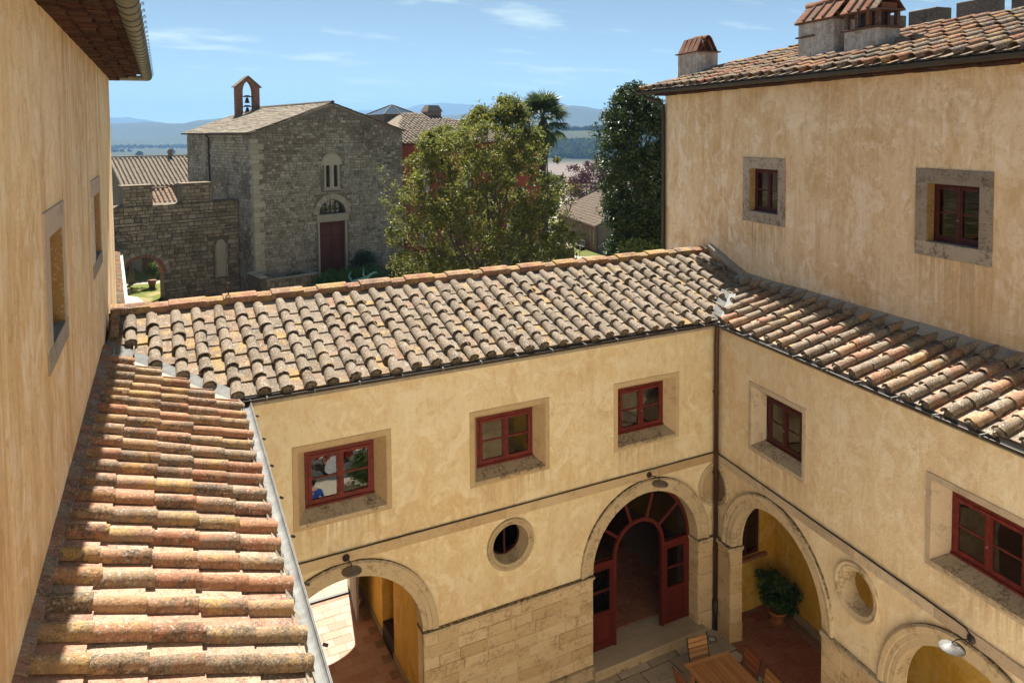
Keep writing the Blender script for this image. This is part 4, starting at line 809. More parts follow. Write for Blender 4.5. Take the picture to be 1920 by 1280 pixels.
# flat bricks bedded along the foot of the tall wall
for i in range(34):
    y = -8.2 + i * 0.285
    if y > 1.75: break
    MB().cbox(-0.138, 0.138, -0.065, 0.065, -0.03, 0.035, 0.006).build('flashing_brick', 'brick', roofL, loc=(y, 1.735 + 0.006 * (y), zL(1.72) + 0.095 + jit(0.006)), rot=(PL + 0.25 + jit(0.03), jit(0.015), jit(0.02)))
MB().box(-8.4, 1.75, 1.645, 1.672, zL(1.64) - 0.06, zL(1.64) + 0.075).build('mortar_fillet', 'mortar', roofL)
for i in range(6):
    y = 1.98 + i * 0.16
    MB().cbox(-0.06, 0.06, -0.075, 0.075, -0.03, 0.03, 0.006).build('flashing_brick', 'ridge', roofM, loc=(-0.375 + 0.035 * y, y - 0.1, zM(y) + 0.10), rot=(PM, jit(0.02), jit(0.02)))

# ------------------------------------------------------------------ tall house on the left
hl = thing('tall_house', 'tall streaked ochre house wall with deep eaves and heavy gutter', 'building', (-0.496, 0, 0), math.atan2(0.9994, 0.0353))
W1, W2 = (-4.09, -3.20, 8.61, 9.54), (0.48, 1.50, 8.61, 9.54)
MB().slab([rectl(-9.5, 5.0, 0.0, 11.52), rectl(*W1), rectl(*W2)], 0.0, 0.45).build('wall', 'plL', hl)
MB().box(-9.5, 5.0, 4.0, 4.3, 0, 11.5).box(4.7, 5.0, 0.451, 3.99, 0, 11.5).build('far_walls', 'plL', hl)
for (o, w) in (((-4.385, -3.0, 8.42, 9.77), W1), ((0.08, 1.70, 8.42, 9.77), W2)):
    sur = MB().slab([rectl(o[0], w[0], w[2], w[3])], -0.012, 0.44).build('window_surround', 'surroundR', hl)
    MB().slab([rectl(w[1], o[1], w[2], w[3])], -0.012, 0.44).build('jamb', 'surroundR', sur)
    for x in (w[0] + 0.007, w[1] - 0.013): MB().box(x - 0.006, x + 0.006, -0.008, 0.44, w[2] + 0.004, w[3] - 0.004).build('reveal_lining', 'brownj', sur)
    MB().cbox(o[0], o[1], -0.014, 0.3, w[3] - 0.006, o[3], 0.004).build('lintel', 'surroundR', sur)
    MB().cbox(o[0], o[1], -0.016, 0.44, o[2], w[2] + 0.006, 0.004).build('sill', 'mortar', sur)
    cs = casement(hl, (w[0] + w[1]) / 2, w[2] + 0.01, w[3], (w[1] - w[0]) / 2, 0.36, 'dredw', 'glass')
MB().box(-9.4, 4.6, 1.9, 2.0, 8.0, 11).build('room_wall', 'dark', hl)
# eaves: stepped tile cornice, gutter
ev = MB(); 
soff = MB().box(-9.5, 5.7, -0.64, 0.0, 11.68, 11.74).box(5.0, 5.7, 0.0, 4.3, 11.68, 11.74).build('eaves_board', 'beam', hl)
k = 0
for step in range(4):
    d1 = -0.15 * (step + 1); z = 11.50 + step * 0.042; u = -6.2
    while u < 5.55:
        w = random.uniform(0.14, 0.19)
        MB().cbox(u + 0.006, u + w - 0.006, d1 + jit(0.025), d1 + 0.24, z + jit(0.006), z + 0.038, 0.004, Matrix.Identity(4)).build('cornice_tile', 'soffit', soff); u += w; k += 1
MB().channel([(5.66, 3.6, 11.60), (5.66, -0.66, 11.60), (-9.5, -0.66, 11.60)], 0.10, 0.008, 10).build('gutter', 'galv', hl, smooth=True)
for i in range(24):
    y = 5.45 - i * 0.42
    if y < -6.3: break
    MB().tube([(y, -0.66 + 0.104 * math.cos(a), 11.60 + 0.104 * math.sin(a)) for a in [math.pi + math.pi * q / 8 for q in range(9)]] + [(y, -0.555, 11.62)], 0.0055, 5).tube([(y, -0.76, 11.605), (y, -0.785, 11.625), (y, -0.79, 11.605), (y, -0.775, 11.60)], 0.005, 5).build('gutter_strap', 'iron', hl)
pt_ = MB().add([(-9.5, -0.64, 11.745), (5.7, -0.64, 11.745), (5.7, 4.5, 11.72), (-9.5, 4.5, 11.72), (-9.5, 2.0, 12.6), (3.5, 2.0, 12.6)], [(0, 1, 5, 4), (1, 2, 5), (2, 3, 4, 5), (3, 0, 4)]).build('roof', 'tileU', hl)

# ------------------------------------------------------------------ tall house on the right
hu = thing('upper_house', 'tall pinkish plastered house with stone framed windows and three chimneys above arcade', 'building', tuple(Vector((XR, 0, 0)) + nR * 1.7), PHR)
UW = ((-1.24, -0.24, 8.55, 9.53), (3.51, 4.47, 8.51, 9.49))
MB().slab([rectl(-4.95, 10.5, 3.72, 11.36)] + [rectl(*w) for w in UW], 0.0, 0.4).build('wall', 'plU', hu)
MB().box(-4.95, 10.5, 5.6, 6.0, 0, 11.36).box(-4.95, -4.55, 0.401, 5.59, 0, 11.36).build('far_walls', 'plU', hu)
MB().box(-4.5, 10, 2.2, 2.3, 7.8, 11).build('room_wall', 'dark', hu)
for q, w in enumerate(UW):
    e = 0.22
    sur = MB().slab([rectl(w[0] - e, w[0], w[2], w[3])], -0.025, 0.39).build('window_surround', 'peperino', hu)
    MB().slab([rectl(w[1], w[1] + e, w[2], w[3])], -0.025, 0.39).build('jamb', 'peperino', sur)
    MB().cbox(w[0] - e, w[1] + e, -0.027, 0.3, w[3] - 0.006, w[3] + 0.235, 0.004).build('lintel', 'peperino', sur)
    MB().cbox(w[0] - e, w[1] + e, -0.03, 0.39, w[2] - 0.235, w[2] + 0.006, 0.004).build('sill', 'peperino', sur)
    o = casement(hu, (w[0] + w[1]) / 2, w[2] + 0.01, w[3], (w[1] - w[0]) / 2, 0.14, 'dredw', 'glassu', name='window')
    for x in (w[0] + 0.007, w[1] - 0.007): MB().box(x - 0.005, x + 0.005, 0.0, 0.138, w[2] + 0.002, w[3] - 0.002).build('reveal_lining', 'brownj', sur)
    for s in (-1, 1):          # slatted panels added behind the glass, imitating its dark tile-row reflection
        a_, b_ = ((w[0] + 0.06, (w[0] + w[1]) / 2 - 0.01) if s < 0 else ((w[0] + w[1]) / 2 + 0.01, w[1] - 0.06))
        sh = MB().slab([rectl(a_, b_, w[2] + 0.05, w[3] - 0.04), rectl(a_ + 0.05, b_ - 0.05, w[2] + 0.11, w[3] - 0.10)], 0.235, 0.27).build('reflection_panel', 'chdoor', hu)
        n = 18; hh = (w[3] - w[2] - 0.22) / n
        for i in range(n): MB().box(a_ + 0.048, b_ - 0.048, -0.016, 0.016, -0.004, 0.004).build('reflection_slat', 'chdoor', sh, loc=(0, 0.252, w[2] + 0.115 + (i + 0.5) * hh), rot=(R(38), 0, 0))
# roof with hip
tU = math.tan(PU); ZU = 11.47
zU = lambda d: ZU - 0.02 + (d + 0.45) * tU
hipu = lambda d: -5.5 + (d + 0.45) * 0.72
vs_ = [(-5.5, -0.45, zU(-0.45)), (10.5, -0.45, zU(-0.45)), (10.5, 3.0, zU(3.0)), (hipu(3.0), 3.0, zU(3.0)), (-5.5, 6.45, zU(-0.45)), (10.5, 6.45, zU(-0.45))]
roofU = MB().add(vs_ + [(x, y, z - 0.08) for x, y, z in vs_], [(0, 1, 2, 3), (0, 3, 4), (3, 2, 5, 4), (6, 7, 8, 9), (6, 9, 10), (9, 8, 11, 10), (0, 1, 7, 6), (0, 4, 10, 6)]).build('roof', 'tileU', hu)
covU = cover_me('tileU', r0=0.105, r1=0.085)
CH = (((-5.3, -4.35), (0.60, 1.25)), ((-0.78, 0.30), (0.92, 1.55)), ((0.62, 1.50), (0.90, 1.45)))
def keepU(uu, d):
    if uu < hipu(d) - 0.05 or d > 2.95 or d + 0.3 > 3.0 + 0.2 and False: return False
    for (a, b), (p, q) in CH:
        if a - 0.05 < uu < b + 0.05 and p - 0.08 < d < q + 0.1: return False
    return not (uu > 7.4)
cU = tile_roof(roofU, covU, None, -5.45, 7.6, ZU, PU, 3.4, keepU, d0=-0.45, pans=False, wob=1.8, expo=0.39, plug=None)
# pans of this roof lie almost edge-on: one joined part
pm = MB(); pv, pf = [], []
for i in range(38):
    for j in range(10):
        uu = -5.45 + i * 0.347 + 0.173; y = j * 0.39; d = -0.45 + y * math.cos(PU); z = ZU + y * math.sin(PU) + 0.025
        if not keepU(uu, d + 0.15): continue
        pm.box(-0.14, 0.14, 0, 0.42, -0.02, 0.004, Matrix.Translation((uu, d, z)) @ Matrix.Rotation(PU - 0.05, 4, 'X') @ Matrix.Rotation(jit(0.03), 4, 'Z'))
tag(pm.build('pan_tiles', 'tileU', roofU), kind='stuff')
k = 0
for i in range(32):        # ridge and hip caps
    uu = hipu(3.0) + 0.1 + i * 0.36
    if uu < 7: inst('ridge_tile', random.choice(covU), roofU, (uu, 3.0, zU(3.0) + 0.02 + jit(0.012)), (jit(0.03), jit(0.03), R(-90)), (1.15, 0.92, 1.0))
nh = 11; dvh = Vector((hipu(3.0) + 5.5, 3.45, zU(3.0) - zU(-0.45))); Lh = dvh.length; th_ = math.atan2(dvh.x, dvh.y); ph_ = math.asin(dvh.z / Lh)
for i in range(nh):
    p = Vector((-5.5, -0.45, zU(-0.45) + 0.03)) + dvh * (i / nh)
    o = inst('hip_tile', random.choice(covU), roofU, p, (0, 0, 0), (1.15, 1.05, 1.0)); o.rotation_euler = (Matrix.Rotation(-th_, 3, 'Z') @ Matrix.Rotation(ph_ - 0.03, 3, 'X')).to_euler()
MB().channel([(-5.58, -0.53, 11.435), (9, -0.53, 11.435)], 0.075).build('gutter', 'gutter', hu)
MB().box(-5.5, 9, -0.46, 0.0, 11.37, 11.40).build('eaves_board', 'beam', hu)
u = -4.9
while u < 6.2:
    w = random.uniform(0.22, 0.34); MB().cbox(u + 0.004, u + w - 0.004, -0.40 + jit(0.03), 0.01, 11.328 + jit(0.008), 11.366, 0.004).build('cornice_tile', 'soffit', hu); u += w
MB().tube([(-5.2, -0.53, 11.37), (-5.2, -0.50, 11.28), (-4.98, -0.16, 11.18), (-4.93, -0.075, 11.05), (-4.93, -0.075, 0.2)], 0.05, 12).build('downpipe', 'gutter', hu, smooth=True)
MB().tube([(-4.985, -0.04, 11.0), (-4.985, -0.04, 0.2)], 0.018, 8).build('cable_pipe', 'zinc', hu)
# chimneys
def tileslope(o, x0, x1, y0, y1, z0, z1, n, mat='capt', side=1, name='cap_tile'):
    """leaning tiles from eave line (y0,z0) to ridge (y1,z1)"""
    w = (x1 - x0) / n; L = math.hypot(y1 - y0, z1 - z0); a = math.atan2(z1 - z0, y1 - y0)
    for i in range(n):
        Mx = Matrix.Translation((x0 + (i + 0.5) * w, y0, z0)) @ Matrix.Rotation(a, 4, 'X')
        MB().cbox(-w * 0.47, w * 0.47, -0.02, L, -0.012, 0.016, 0.004, Mx).build(name, mat, o)
        if i: MB().tube([(x0 + i * w, y0 - 0.0, z0 + 0.02), (x0 + i * w, y1, z1 + 0.02)], [0.045, 0.035], 8).build('cap_cover', mat, o)
def chimney(ua, ub, da, db, zb, zt, kind):
    c = MB().box(ua, ub, da, db, zb, zt)
    if kind == 1:
        o = c.build('chimney', 'chim', hu)
        MB().cbox(ua - 0.06, ub + 0.06, da - 0.06, db + 0.06, zt, zt + 0.035, 0.006).build('cap_slab', 'capt', o)
        z = zt + 0.035; ym = (da + db) / 2; n = 4; w = (ub - ua) / n
        for s in (-1, 1):
            for i in range(n):
                Mx = Matrix.Translation((ua + (i + 0.5) * w, ym + s * (db - da) / 2 * 0.98, z)) @ Matrix.Rotation(s * R(26), 4, 'X')
                MB().add([(-w * 0.46, -0.015, 0), (w * 0.46, -0.015, 0), (w * 0.36, -0.015, 0.42), (-w * 0.36, -0.015, 0.42), (-w * 0.46, 0.015, 0), (w * 0.46, 0.015, 0), (w * 0.36, 0.015, 0.42), (-w * 0.36, 0.015, 0.42)],
                         [(0, 1, 2, 3), (7, 6, 5, 4), (0, 4, 5, 1), (1, 5, 6, 2), (2, 6, 7, 3), (3, 7, 4, 0)], Mx).build('cap_tile', 'capt', o)
        for uu in (ua + 0.05, ub - 0.05):   # gable bricks set in a triangle
            for s in (-1, 1):
                MB().cbox(-0.025, 0.025, -0.02, 0.02, 0, 0.36, 0.004, Matrix.Translation((uu, ym + s * 0.2, z)) @ Matrix.Rotation(s * R(25), 4, 'X')).build('gable_brick', 'capt', o)
        for i in range(3): MB().add(*cover_mesh(0.36, 0.1, 0.085), Matrix.Translation((ua + 0.10 + i * 0.27, ym, z + 0.335 + 0.02 * (i == 1))) @ Matrix.Rotation(R(-90), 4, 'Z')).build('cap_ridge', 'capt', o, smooth=True, recalc=False)
    else:
        h0 = zt; o = c.build('chimney', 'chim', hu); hh = 0.30
        if kind == 2:
            MB().cbox(ua - 0.05, ua + 0.52, da - 0.05, db + 0.05, h0 - 0.30, h0 - 0.265, 0.005).build('cap_slab', 'capt', o)
        MB().cbox(ua - 0.06, ub + 0.06, da - 0.06, db + 0.06, h0, h0 + 0.035, 0.006).build('cap_slab', 'capt', o)
        z = h0 + 0.035
        if kind == 3:
            for x in (ua + 0.04, ua + (ub - ua) * 0.36, ua + (ub - ua) * 0.68, ub - 0.04):
                for y in (da + 0.04, db - 0.04): MB().cbox(x - 0.045, x + 0.045, y - 0.04, y + 0.04, z, z + hh, 0.005).build('cap_post', 'capt', o)
            MB().box(ua + 0.14, ub - 0.14, (da + db) / 2 - 0.02, (da + db) / 2 + 0.02, z, z + hh).build('flue', 'iron', o)
            z += hh
            MB().cbox(ua - 0.07, ub + 0.07, da - 0.07, db + 0.07, z, z + 0.035, 0.006).build('cap_slab', 'capt', o); z += 0.035
        ym = (da + db) / 2
        tileslope(o, ua - 0.05, ub + 0.05, da - 0.07, ym, z, z + 0.40, 4)
        tileslope(o, ua - 0.05, ub + 0.05, db + 0.07, ym, z, z + 0.40, 4)
        for uu in (ua + 0.02, ub - 0.02): MB().cbox(uu - 0.02, uu + 0.02, da + 0.08, db - 0.08, z, z + 0.12, 0.004).build('gable_brick', 'capt', o)
        MB().tube([(ua - 0.08, ym, z + 0.40), (ub + 0.08, ym, z + 0.40)], 0.075, 10).build('cap_ridge', 'capt', o, smooth=True)
    return o
chimney(*CH[0][0], *CH[0][1], 11.3, 12.47, 1)
ck = chimney(*CH[1][0], *CH[1][1], 11.4, 12.70, 2)
for (x, y) in ((-0.73, 0.97), (-0.30, 0.97)): pass
chimney(*CH[2][0], *CH[2][1], 11.4, 12.36, 3)
# crenellated wall beyond its ridge
cw = thing('battlement_wall', 'dark stone battlements showing above the ridge of the upper house', 'wall', tuple(Vector((XR, 0, 0)) + nR * 10.0), PHR)
MB().box(-8, 8, 0, 0.6, 0, 13.2).build('wall', 'merlon', cw)
for i, (a, b) in enumerate(((-4.78, -3.78), (-3.14, -2.12), (-1.5, -0.45), (0.1, 1.1), (-6.4, -5.4))): MB().cbox(a, b, 0, 0.6, 13.2, 13.93, 0.02).build('merlon', 'merlon', cw)

# ------------------------------------------------------------------ sunlit wing behind the camera (mirrored in the panes)
hb = thing('rear_house', 'sunlit ochre house front mirrored in the courtyard windows', 'building', (0, -12.6, 0))
MB().slab([rectl(-1.0, 13, 0, 11.5)] + [rectl(x, x + 1.0, z, z + 1.2) for x in (1.8, 4.8, 7.8, 10.4) for z in (4.6,)] + [rectl(x, x + 1.0, 8.5, 9.7) for x in (3.2, 6.2, 9.2)], 0.0, -0.4).build('wall', 'plM', hb)
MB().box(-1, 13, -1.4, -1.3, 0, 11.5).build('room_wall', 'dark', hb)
MB().box(-1.2, 13.2, -1.6, 0.5, 11.5, 11.7).build('roof', 'tileL', hb)

# ================================================================== floors
def struct(o): o['kind'] = 'structure'; return o
pave = struct(MB().add([(-0.6, -12.6, -0.02), (11, -12.6, -0.02), (11, 0.28, -0.02), (-0.6, 0.28, -0.02)], [(0, 1, 2, 3)]).build('courtyard_paving', 'pavejoint'))
xr_at = lambda y: XR + (y / uR.y) * uR.x
y = -0.02
while y > -3.9:
    h = random.uniform(0.26, 0.42); x = 5.2 + jit(0.3); xe = min(xr_at(y - h), xr_at(y)) + 0.03
    while x < xe:
        w = random.uniform(0.32, 0.75)
        if xe - x - w < 0.22: w = xe - x
        e = [jit(0.012) for _ in range(8)]; g = 0.008
        v = [(x + g + e[0], y - h + g + e[1]), (x + w - g + e[2], y - h + g + e[3]), (x + w - g + e[4], y - g + e[5]), (x + g + e[6], y - g + e[7])]
        z1 = 0.0 + jit(0.006)
        MB().add([(a, b, -0.05) for a, b in v] + [(a + (0.008 if i in (0, 3) else -0.008), b + (0.008 if i < 2 else -0.008), z1) for i, (a, b) in enumerate(v)], [(4, 5, 6, 7), (0, 1, 5, 4), (1, 2, 6, 5), (2, 3, 7, 6), (3, 0, 4, 7)]).build('paving_stone', 'paving', pave); x += w
    y -= h
MB().add([(-0.5, -12.55, -0.008), (9.4, -12.55, -0.008), (10.0, -3.95, -0.008), (-0.5, -3.95, -0.008)], [(0, 1, 2, 3)]).build('paving_field', 'yard', pave)
MB().add([(-0.5, -3.95, -0.008), (5.15, -3.95, -0.008), (5.15, 0.0, -0.008), (-0.5, 0.0, -0.008)], [(0, 1, 2, 3)]).build('paving_field', 'yard', pave)

def brickfloor(name, tile, mat, M, x0, x1, y0, y1, lx, ly, z, joint=0.006, keep=None):
    b = struct(MB().box(x0, x1, y0, y1, z - 0.05, z - 0.008, M).build(name, 'grout'))
    me = MB().cbox(-lx / 2 + joint / 2, lx / 2 - joint / 2, -ly / 2 + joint / 2, ly / 2 - joint / 2, -0.02, 0.0, 0.003).mesh(tile); me.materials.append(MAT[mat])
    rz = M.to_euler().z; r = 0; yy = y0 + ly / 2
    while yy < y1 - ly * 0.3:
        xx = x0 + lx / 2 * (1 if r % 2 else 0.999) + (lx / 2 if r % 2 else 0)
        while xx < x1 - lx * 0.3:
            if keep is None or keep(xx, yy):
                p = M @ Vector((xx, yy, z + jit(0.0025))); inst(tile, me, b, p, (jit(0.004), jit(0.004), rz + jit(0.006)))
            xx += lx
        yy += ly; r += 1
    return b
MR = Matrix.Translation((XR, 0, 0)) @ Matrix.Rotation(PHR, 4, 'Z')
brickfloor('loggia_floor', 'floor_tile', 'cotto', MR, -0.25, 6.4, 0.02, 1.70, 0.29, 0.29, 0.012, keep=lambda a, b: b > 0.2 or A1 - RI < a < A1 + RI or A2 - RI < a < A2 + RI)
brickfloor('hall_floor', 'floor_tile', 'cotto', Matrix.Translation((7.0, 0.62, 0)) @ Matrix.Rotation(R(0), 4, 'Z'), 0.0, 3.6, 0.02, 3.8, 0.30, 0.30, 0.205)
struct(MB().box(4.98, 12.2, 0.262, 4.5, 0.0, 0.15).build('hall_subfloor', 'grout'))
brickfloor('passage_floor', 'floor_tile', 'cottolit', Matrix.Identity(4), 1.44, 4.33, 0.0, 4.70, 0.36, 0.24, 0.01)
MB().cbox(1.44, 4.2, 4.70, 4.78, 0.0, 0.035, 0.005).build('passage_doorsill', 'iron', wm)
fc = struct(MB().box(-0.6, 9.0, 4.79, 9.2, -0.05, -0.012).build('forecourt', 'grout'))
for i in range(11):
    for j in range(7):
        xx = -0.4 + i * 0.8 + (0.4 if j % 2 else 0); yy = 4.80 + j * 0.6
        MB().cbox(xx + 0.004, xx + 0.796, yy + 0.004, yy + 0.596, -0.04, 0.0, 0.004).build('paving_slab', 'cream', fc)

# ================================================================== lamps
def wall_lamp(loc, rz, label, shade, grp):
    t = thing('wall_lamp', label, 'wall lamp', loc, rz, grp)          # local -y points out from the wall
    MB().lathe([(0.07, 0), (0.072, 0.02), (0.045, 0.035), (0.02, 0.05)], 16, Matrix.Rotation(R(90), 4, 'X')).build('wall_plate', 'iron', t, smooth=True)
    arm = [(0, -0.04, 0), (0, -0.15, 0.03), (0, -0.26, 0.06), (0, -0.36, 0.07), (0, -0.41, 0.055), (0, -0.42, 0.02)]
    MB().tube(arm, 0.011, 8).tube([(0.0, -0.05, -0.03), (0.01, -0.14, -0.06), (0.0, -0.2, 0.02), (0, -0.24, 0.07)], 0.005, 6).build('arm', 'iron', t, smooth=True)
    S = Matrix.Translation((0, -0.42, 0.0))
    MB().lathe([(0.025, 0.035), (0.04, 0.02), (0.10, 0.0), (0.185, -0.035), (0.192, -0.052), (0.186, -0.052), (0.10, -0.012), (0.03, 0.0)], 28, S).build('shade', shade, t, smooth=True)
    MB().lathe([(0.018, 0.0), (0.03, -0.03), (0.028, -0.065), (0.01, -0.08)], 14, S).build('bulb', 'bulb', t, smooth=True); t.scale = (0.82, 0.82, 0.82); return t
wall_lamp((AP + 0.0, -0.035, 3.645), 0, 'dished tin wall lamp above the passage arch beside the tiled roof', 'lampgrey', 'lamps over the arches')
wall_lamp((AD + 0.02, -0.035, 3.645), 0, 'dished wall lamp above the arched red door', 'lampgrey', 'lamps over the arches')
p = Vector((XR, 0, 3.64)) + uR * 5.89 - nR * 0.035
lampR = wall_lamp(p, PHR, 'pale enamel wall lamp above the arch of the arcade wing', 'lampshade', 'lamps over the arches')

# ================================================================== table and chairs
tz = R(-6.6)
tb = thing('garden_table', 'slatted teak garden table on the courtyard paving', 'table', (9.13, -1.40, 0.0), tz)
for i in range(10): MB().cbox(-0.475 + i * 0.095 + 0.005, -0.475 + (i + 1) * 0.095 - 0.005, -1.82, -0.09, 0.715, 0.74, 0.004).build('slat', 'teak', tb)
for y in (-0.088, -1.91): MB().cbox(-0.475, 0.475, y, y + 0.086, 0.714, 0.741, 0.005).build('end_board', 'teakx', tb)
MB().cbox(-0.42, 0.42, -0.14, -0.115, 0.63, 0.713, 0.003).cbox(-0.42, 0.42, -1.78, -1.755, 0.63, 0.713, 0.003).cbox(-0.43, -0.405, -1.75, -0.14, 0.63, 0.713, 0.003).cbox(0.405, 0.43, -1.75, -0.14, 0.63, 0.713, 0.003).build('apron', 'teak', tb)
for x in (-0.40, 0.40):
    for y in (-0.16, -1.74): MB().cbox(x - 0.032, x + 0.032, y - 0.032, y + 0.032, 0.0, 0.713, 0.005).build('leg', 'teak', tb)
def make_chair(label, loc, rz, wm_='teakx'):
    t = thing('garden_chair', label, 'chair', loc, rz, 'folding chairs round the teak table')
    for i in range(5):
        Mx = Matrix.Translation((0, 0.17 + i * 0.018, 0.50 + i * 0.083)) @ Matrix.Rotation(R(-12), 4, 'X')
        MB().cbox(-0.205, 0.205, -0.009, 0.009, 0.0, 0.068, 0.003, Mx).build('back_slat', wm_, t)
    for i in range(6): MB().cbox(-0.205, 0.205, -0.22 + i * 0.066, -0.22 + i * 0.066 + 0.056, 0.435, 0.453, 0.003).build('seat_slat', wm_, t)
    for s in (-1, 1):
        MB().tube([(s * 0.215, 0.275, 0.93), (s * 0.215, 0.15, 0.46), (s * 0.215, -0.24, 0.01)], 0.011, 8).build('side_frame', 'iron', t, smooth=True)
        MB().tube([(s * 0.19, -0.21, 0.425), (s * 0.19, 0.03, 0.22), (s * 0.19, 0.25, 0.01)], 0.011, 8).build('leg', 'iron', t, smooth=True)
        MB().box(s * 0.2 - 0.012, s * 0.2 + 0.012, -0.225, 0.17, 0.42, 0.433).build('seat_rail', 'iron', t)
    MB().tube([(-0.215, -0.2, 0.05), (0.215, -0.2, 0.05)], 0.008, 6).build('stretcher', 'iron', t)
    return t
make_chair('folding slatted chair at the head of the table, by the red door', (9.17, -1.33, 0.0), tz)
make_chair('dark slatted folding chair beside the table, in front of the loggia', (9.53, -1.87, 0.0), tz - R(90), 'teakred')
make_chair('slatted folding chair furthest along the table, cut by the frame', (9.46, -2.44, 0.0), tz - R(90), 'teak')
make_chair('dark slatted folding chair on the far side of the table from the loggia', (8.52, -1.75, 0.0), tz + R(90), 'teakred')
gl = thing('ground_light', 'round metal light set into paving by the downpipe', 'ground light', (10.28, -0.30, 0.0))
MB().lathe([(0.11, 0.0), (0.11, 0.016), (0.10, 0.022), (0.068, 0.018), (0.066, 0.006)], 28).build('rim', 'zinc', gl, smooth=True)
MB().lathe([(0.066, 0.004), (0.05, 0.012), (0.0, 0.016)], 24).build('lens', 'bulb', gl, smooth=True)

# ================================================================== potted plant in the loggia
pp = thing('potted_plant', 'bushy dark green plant in terracotta pot on the loggia floor', 'plant', (11.82, -0.58, 0.016)); pp.scale = (0.88, 0.88, 0.88)
MB().lathe([(0.13, 0.0), (0.20, 0.02), (0.215, 0.035), (0.17, 0.03)], 24).build('saucer', 'pot', pp, smooth=True)
MB().lathe([(0.12, 0.02), (0.125, 0.04), (0.185, 0.27), (0.205, 0.275), (0.21, 0.33), (0.185, 0.335), (0.17, 0.29), (0.0, 0.28)], 24).build('pot', 'pot', pp, smooth=True)
st = MB(); cs, rs = [], []
for i in range(16):
    a = random.uniform(0, 6.28); rr = random.uniform(0.12, 0.40); h = random.uniform(0.50, 1.12)
    tip = (rr * math.cos(a), rr * math.sin(a), h); st.tube([(0.05 * math.cos(a), 0.05 * math.sin(a), 0.27), (tip[0] * 0.5, tip[1] * 0.5, 0.27 + (h - 0.27) * 0.6), tip], [0.010, 0.008, 0.004], 5)
    cs.append(tip); rs.append(0.19)
st.build('stems', 'bark', pp)
cs += [(0, 0, 0.75), (0.1, 0.1, 0.6), (-0.15, 0.05, 0.62), (0.05, -0.2, 0.6)]; rs += [0.3, 0.3, 0.3, 0.3]
leaves_obj('foliage', 'lfPot', pp, clumps(cs, rs, [90] * len(cs), 0.9, 0.2), 0.15, 0.42, 0.5, droop=0.8)

# ================================================================== what the panes mirror: a band kit in the sun
rug = tag(MB().cbox(-1.1, 1.1, -0.85, 0.85, 0.0, 0.012, 0.003).build('stage_rug', plain('grey_felt', (0.10, 0.10, 0.105), 0.95, 0.1), loc=(5.5, -10.75, -0.004), rot=(0, 0, R(3))), 'dark grey rug under drum kit mirrored in window', 'rug')
dk = thing('drum_kit', 'red drum kit with white bass drum mirrored in window beside tiled roof', 'drum kit', (5.25, -10.4, 0.012))
X90 = Matrix.Rotation(R(90), 4, 'X')
MAT['drumred'] = plain('drum_red', (0.22, 0.02, 0.02), 0.25, 0.5, 0.2); MAT['drumhead'] = plain('drum_head', (0.42, 0.42, 0.43), 0.5, 0.3, 0.05); MAT['chrome'] = plain('chrome', (0.6, 0.6, 0.6), 0.2, 0.5, 0.1, 1.0); MAT['brass'] = plain('cymbal_brass', (0.6, 0.45, 0.18), 0.25, 0.5, 0.1, 1.0); MAT['blue'] = plain('blue_cloth', (0.02, 0.06, 0.24), 0.85, 0.2, 0.2); MAT['skin'] = plain('skin', (0.45, 0.25, 0.17), 0.6, 0.3, 0.1); MAT['hair'] = plain('dark_hair', (0.02, 0.013, 0.01), 0.6, 0.3, 0.2); MAT['jeans'] = plain('dark_trousers', (0.03, 0.035, 0.06), 0.85, 0.2, 0.2)
bd = MB().lathe([(0.28, 0), (0.28, 0.42)], 28, Matrix.Translation((0, 0.21, 0.29)) @ X90).build('bass_drum', 'drumred', dk)
MB().lathe([(0.272, 0), (0.272, 0.006), (0.1, 0.008)], 28, Matrix.Translation((0, 0.222, 0.29)) @ Matrix.Rotation(R(-90), 4, 'X')).build('drum_head', 'drumhead', bd)
for (x, y, z, r, h) in ((-0.22, -0.02, 0.62, 0.15, 0.2), (0.2, -0.02, 0.62, 0.16, 0.22), (0.55, -0.3, 0.35, 0.2, 0.36), (-0.5, -0.3, 0.5, 0.18, 0.13)):
    o = MB().lathe([(r, 0), (r, h)], 24).build('drum', 'drumred', dk, loc=(x, y, z), rot=(R(-12), 0, 0)); MB().lathe([(r * 0.98, h + 0.001), (r * 0.9, h + 0.008)], 24).build('drum_head', 'drumhead', o)
for (x, y, h, r) in ((-0.6, 0.15, 1.05, 0.21), (0.65, 0.12, 1.1, 0.22), (-0.85, -0.25, 0.9, 0.17)):
    o = MB().tube([(x, y, 0.25), (x, y, h)], 0.01, 6).tube([(x, y, 0.3), (x + 0.2, y + 0.12, 0.0)], 0.008, 6).tube([(x, y, 0.3), (x - 0.2, y + 0.12, 0.0)], 0.008, 6).tube([(x, y, 0.3), (x, y - 0.24, 0.0)], 0.008, 6).build('cymbal_stand', 'chrome', dk)
    MB().lathe([(r, 0), (r * 0.3, 0.012), (0.03, 0.035)], 24).build('cymbal', 'brass', o, loc=(x, y, h), rot=(R(-10), 0, 0))
ms = thing('microphone_stand', 'thin black microphone stand mirrored beside the drum kit', 'microphone stand', (6.15, -10.2, 0.012))
MB().tube([(0, 0, 0.2), (0, 0, 1.3)], 0.011, 6).build('pole', 'iron', ms); MB().tube([(-0.3, 0, 1.45), (0.25, 0, 1.2)], 0.009, 6).build('boom', 'iron', ms)
for a in (0, 2.1, 4.2): MB().tube([(0, 0, 0.22), (0.28 * math.cos(a), 0.28 * math.sin(a), 0.0)], 0.01, 6).build('leg', 'iron', ms)
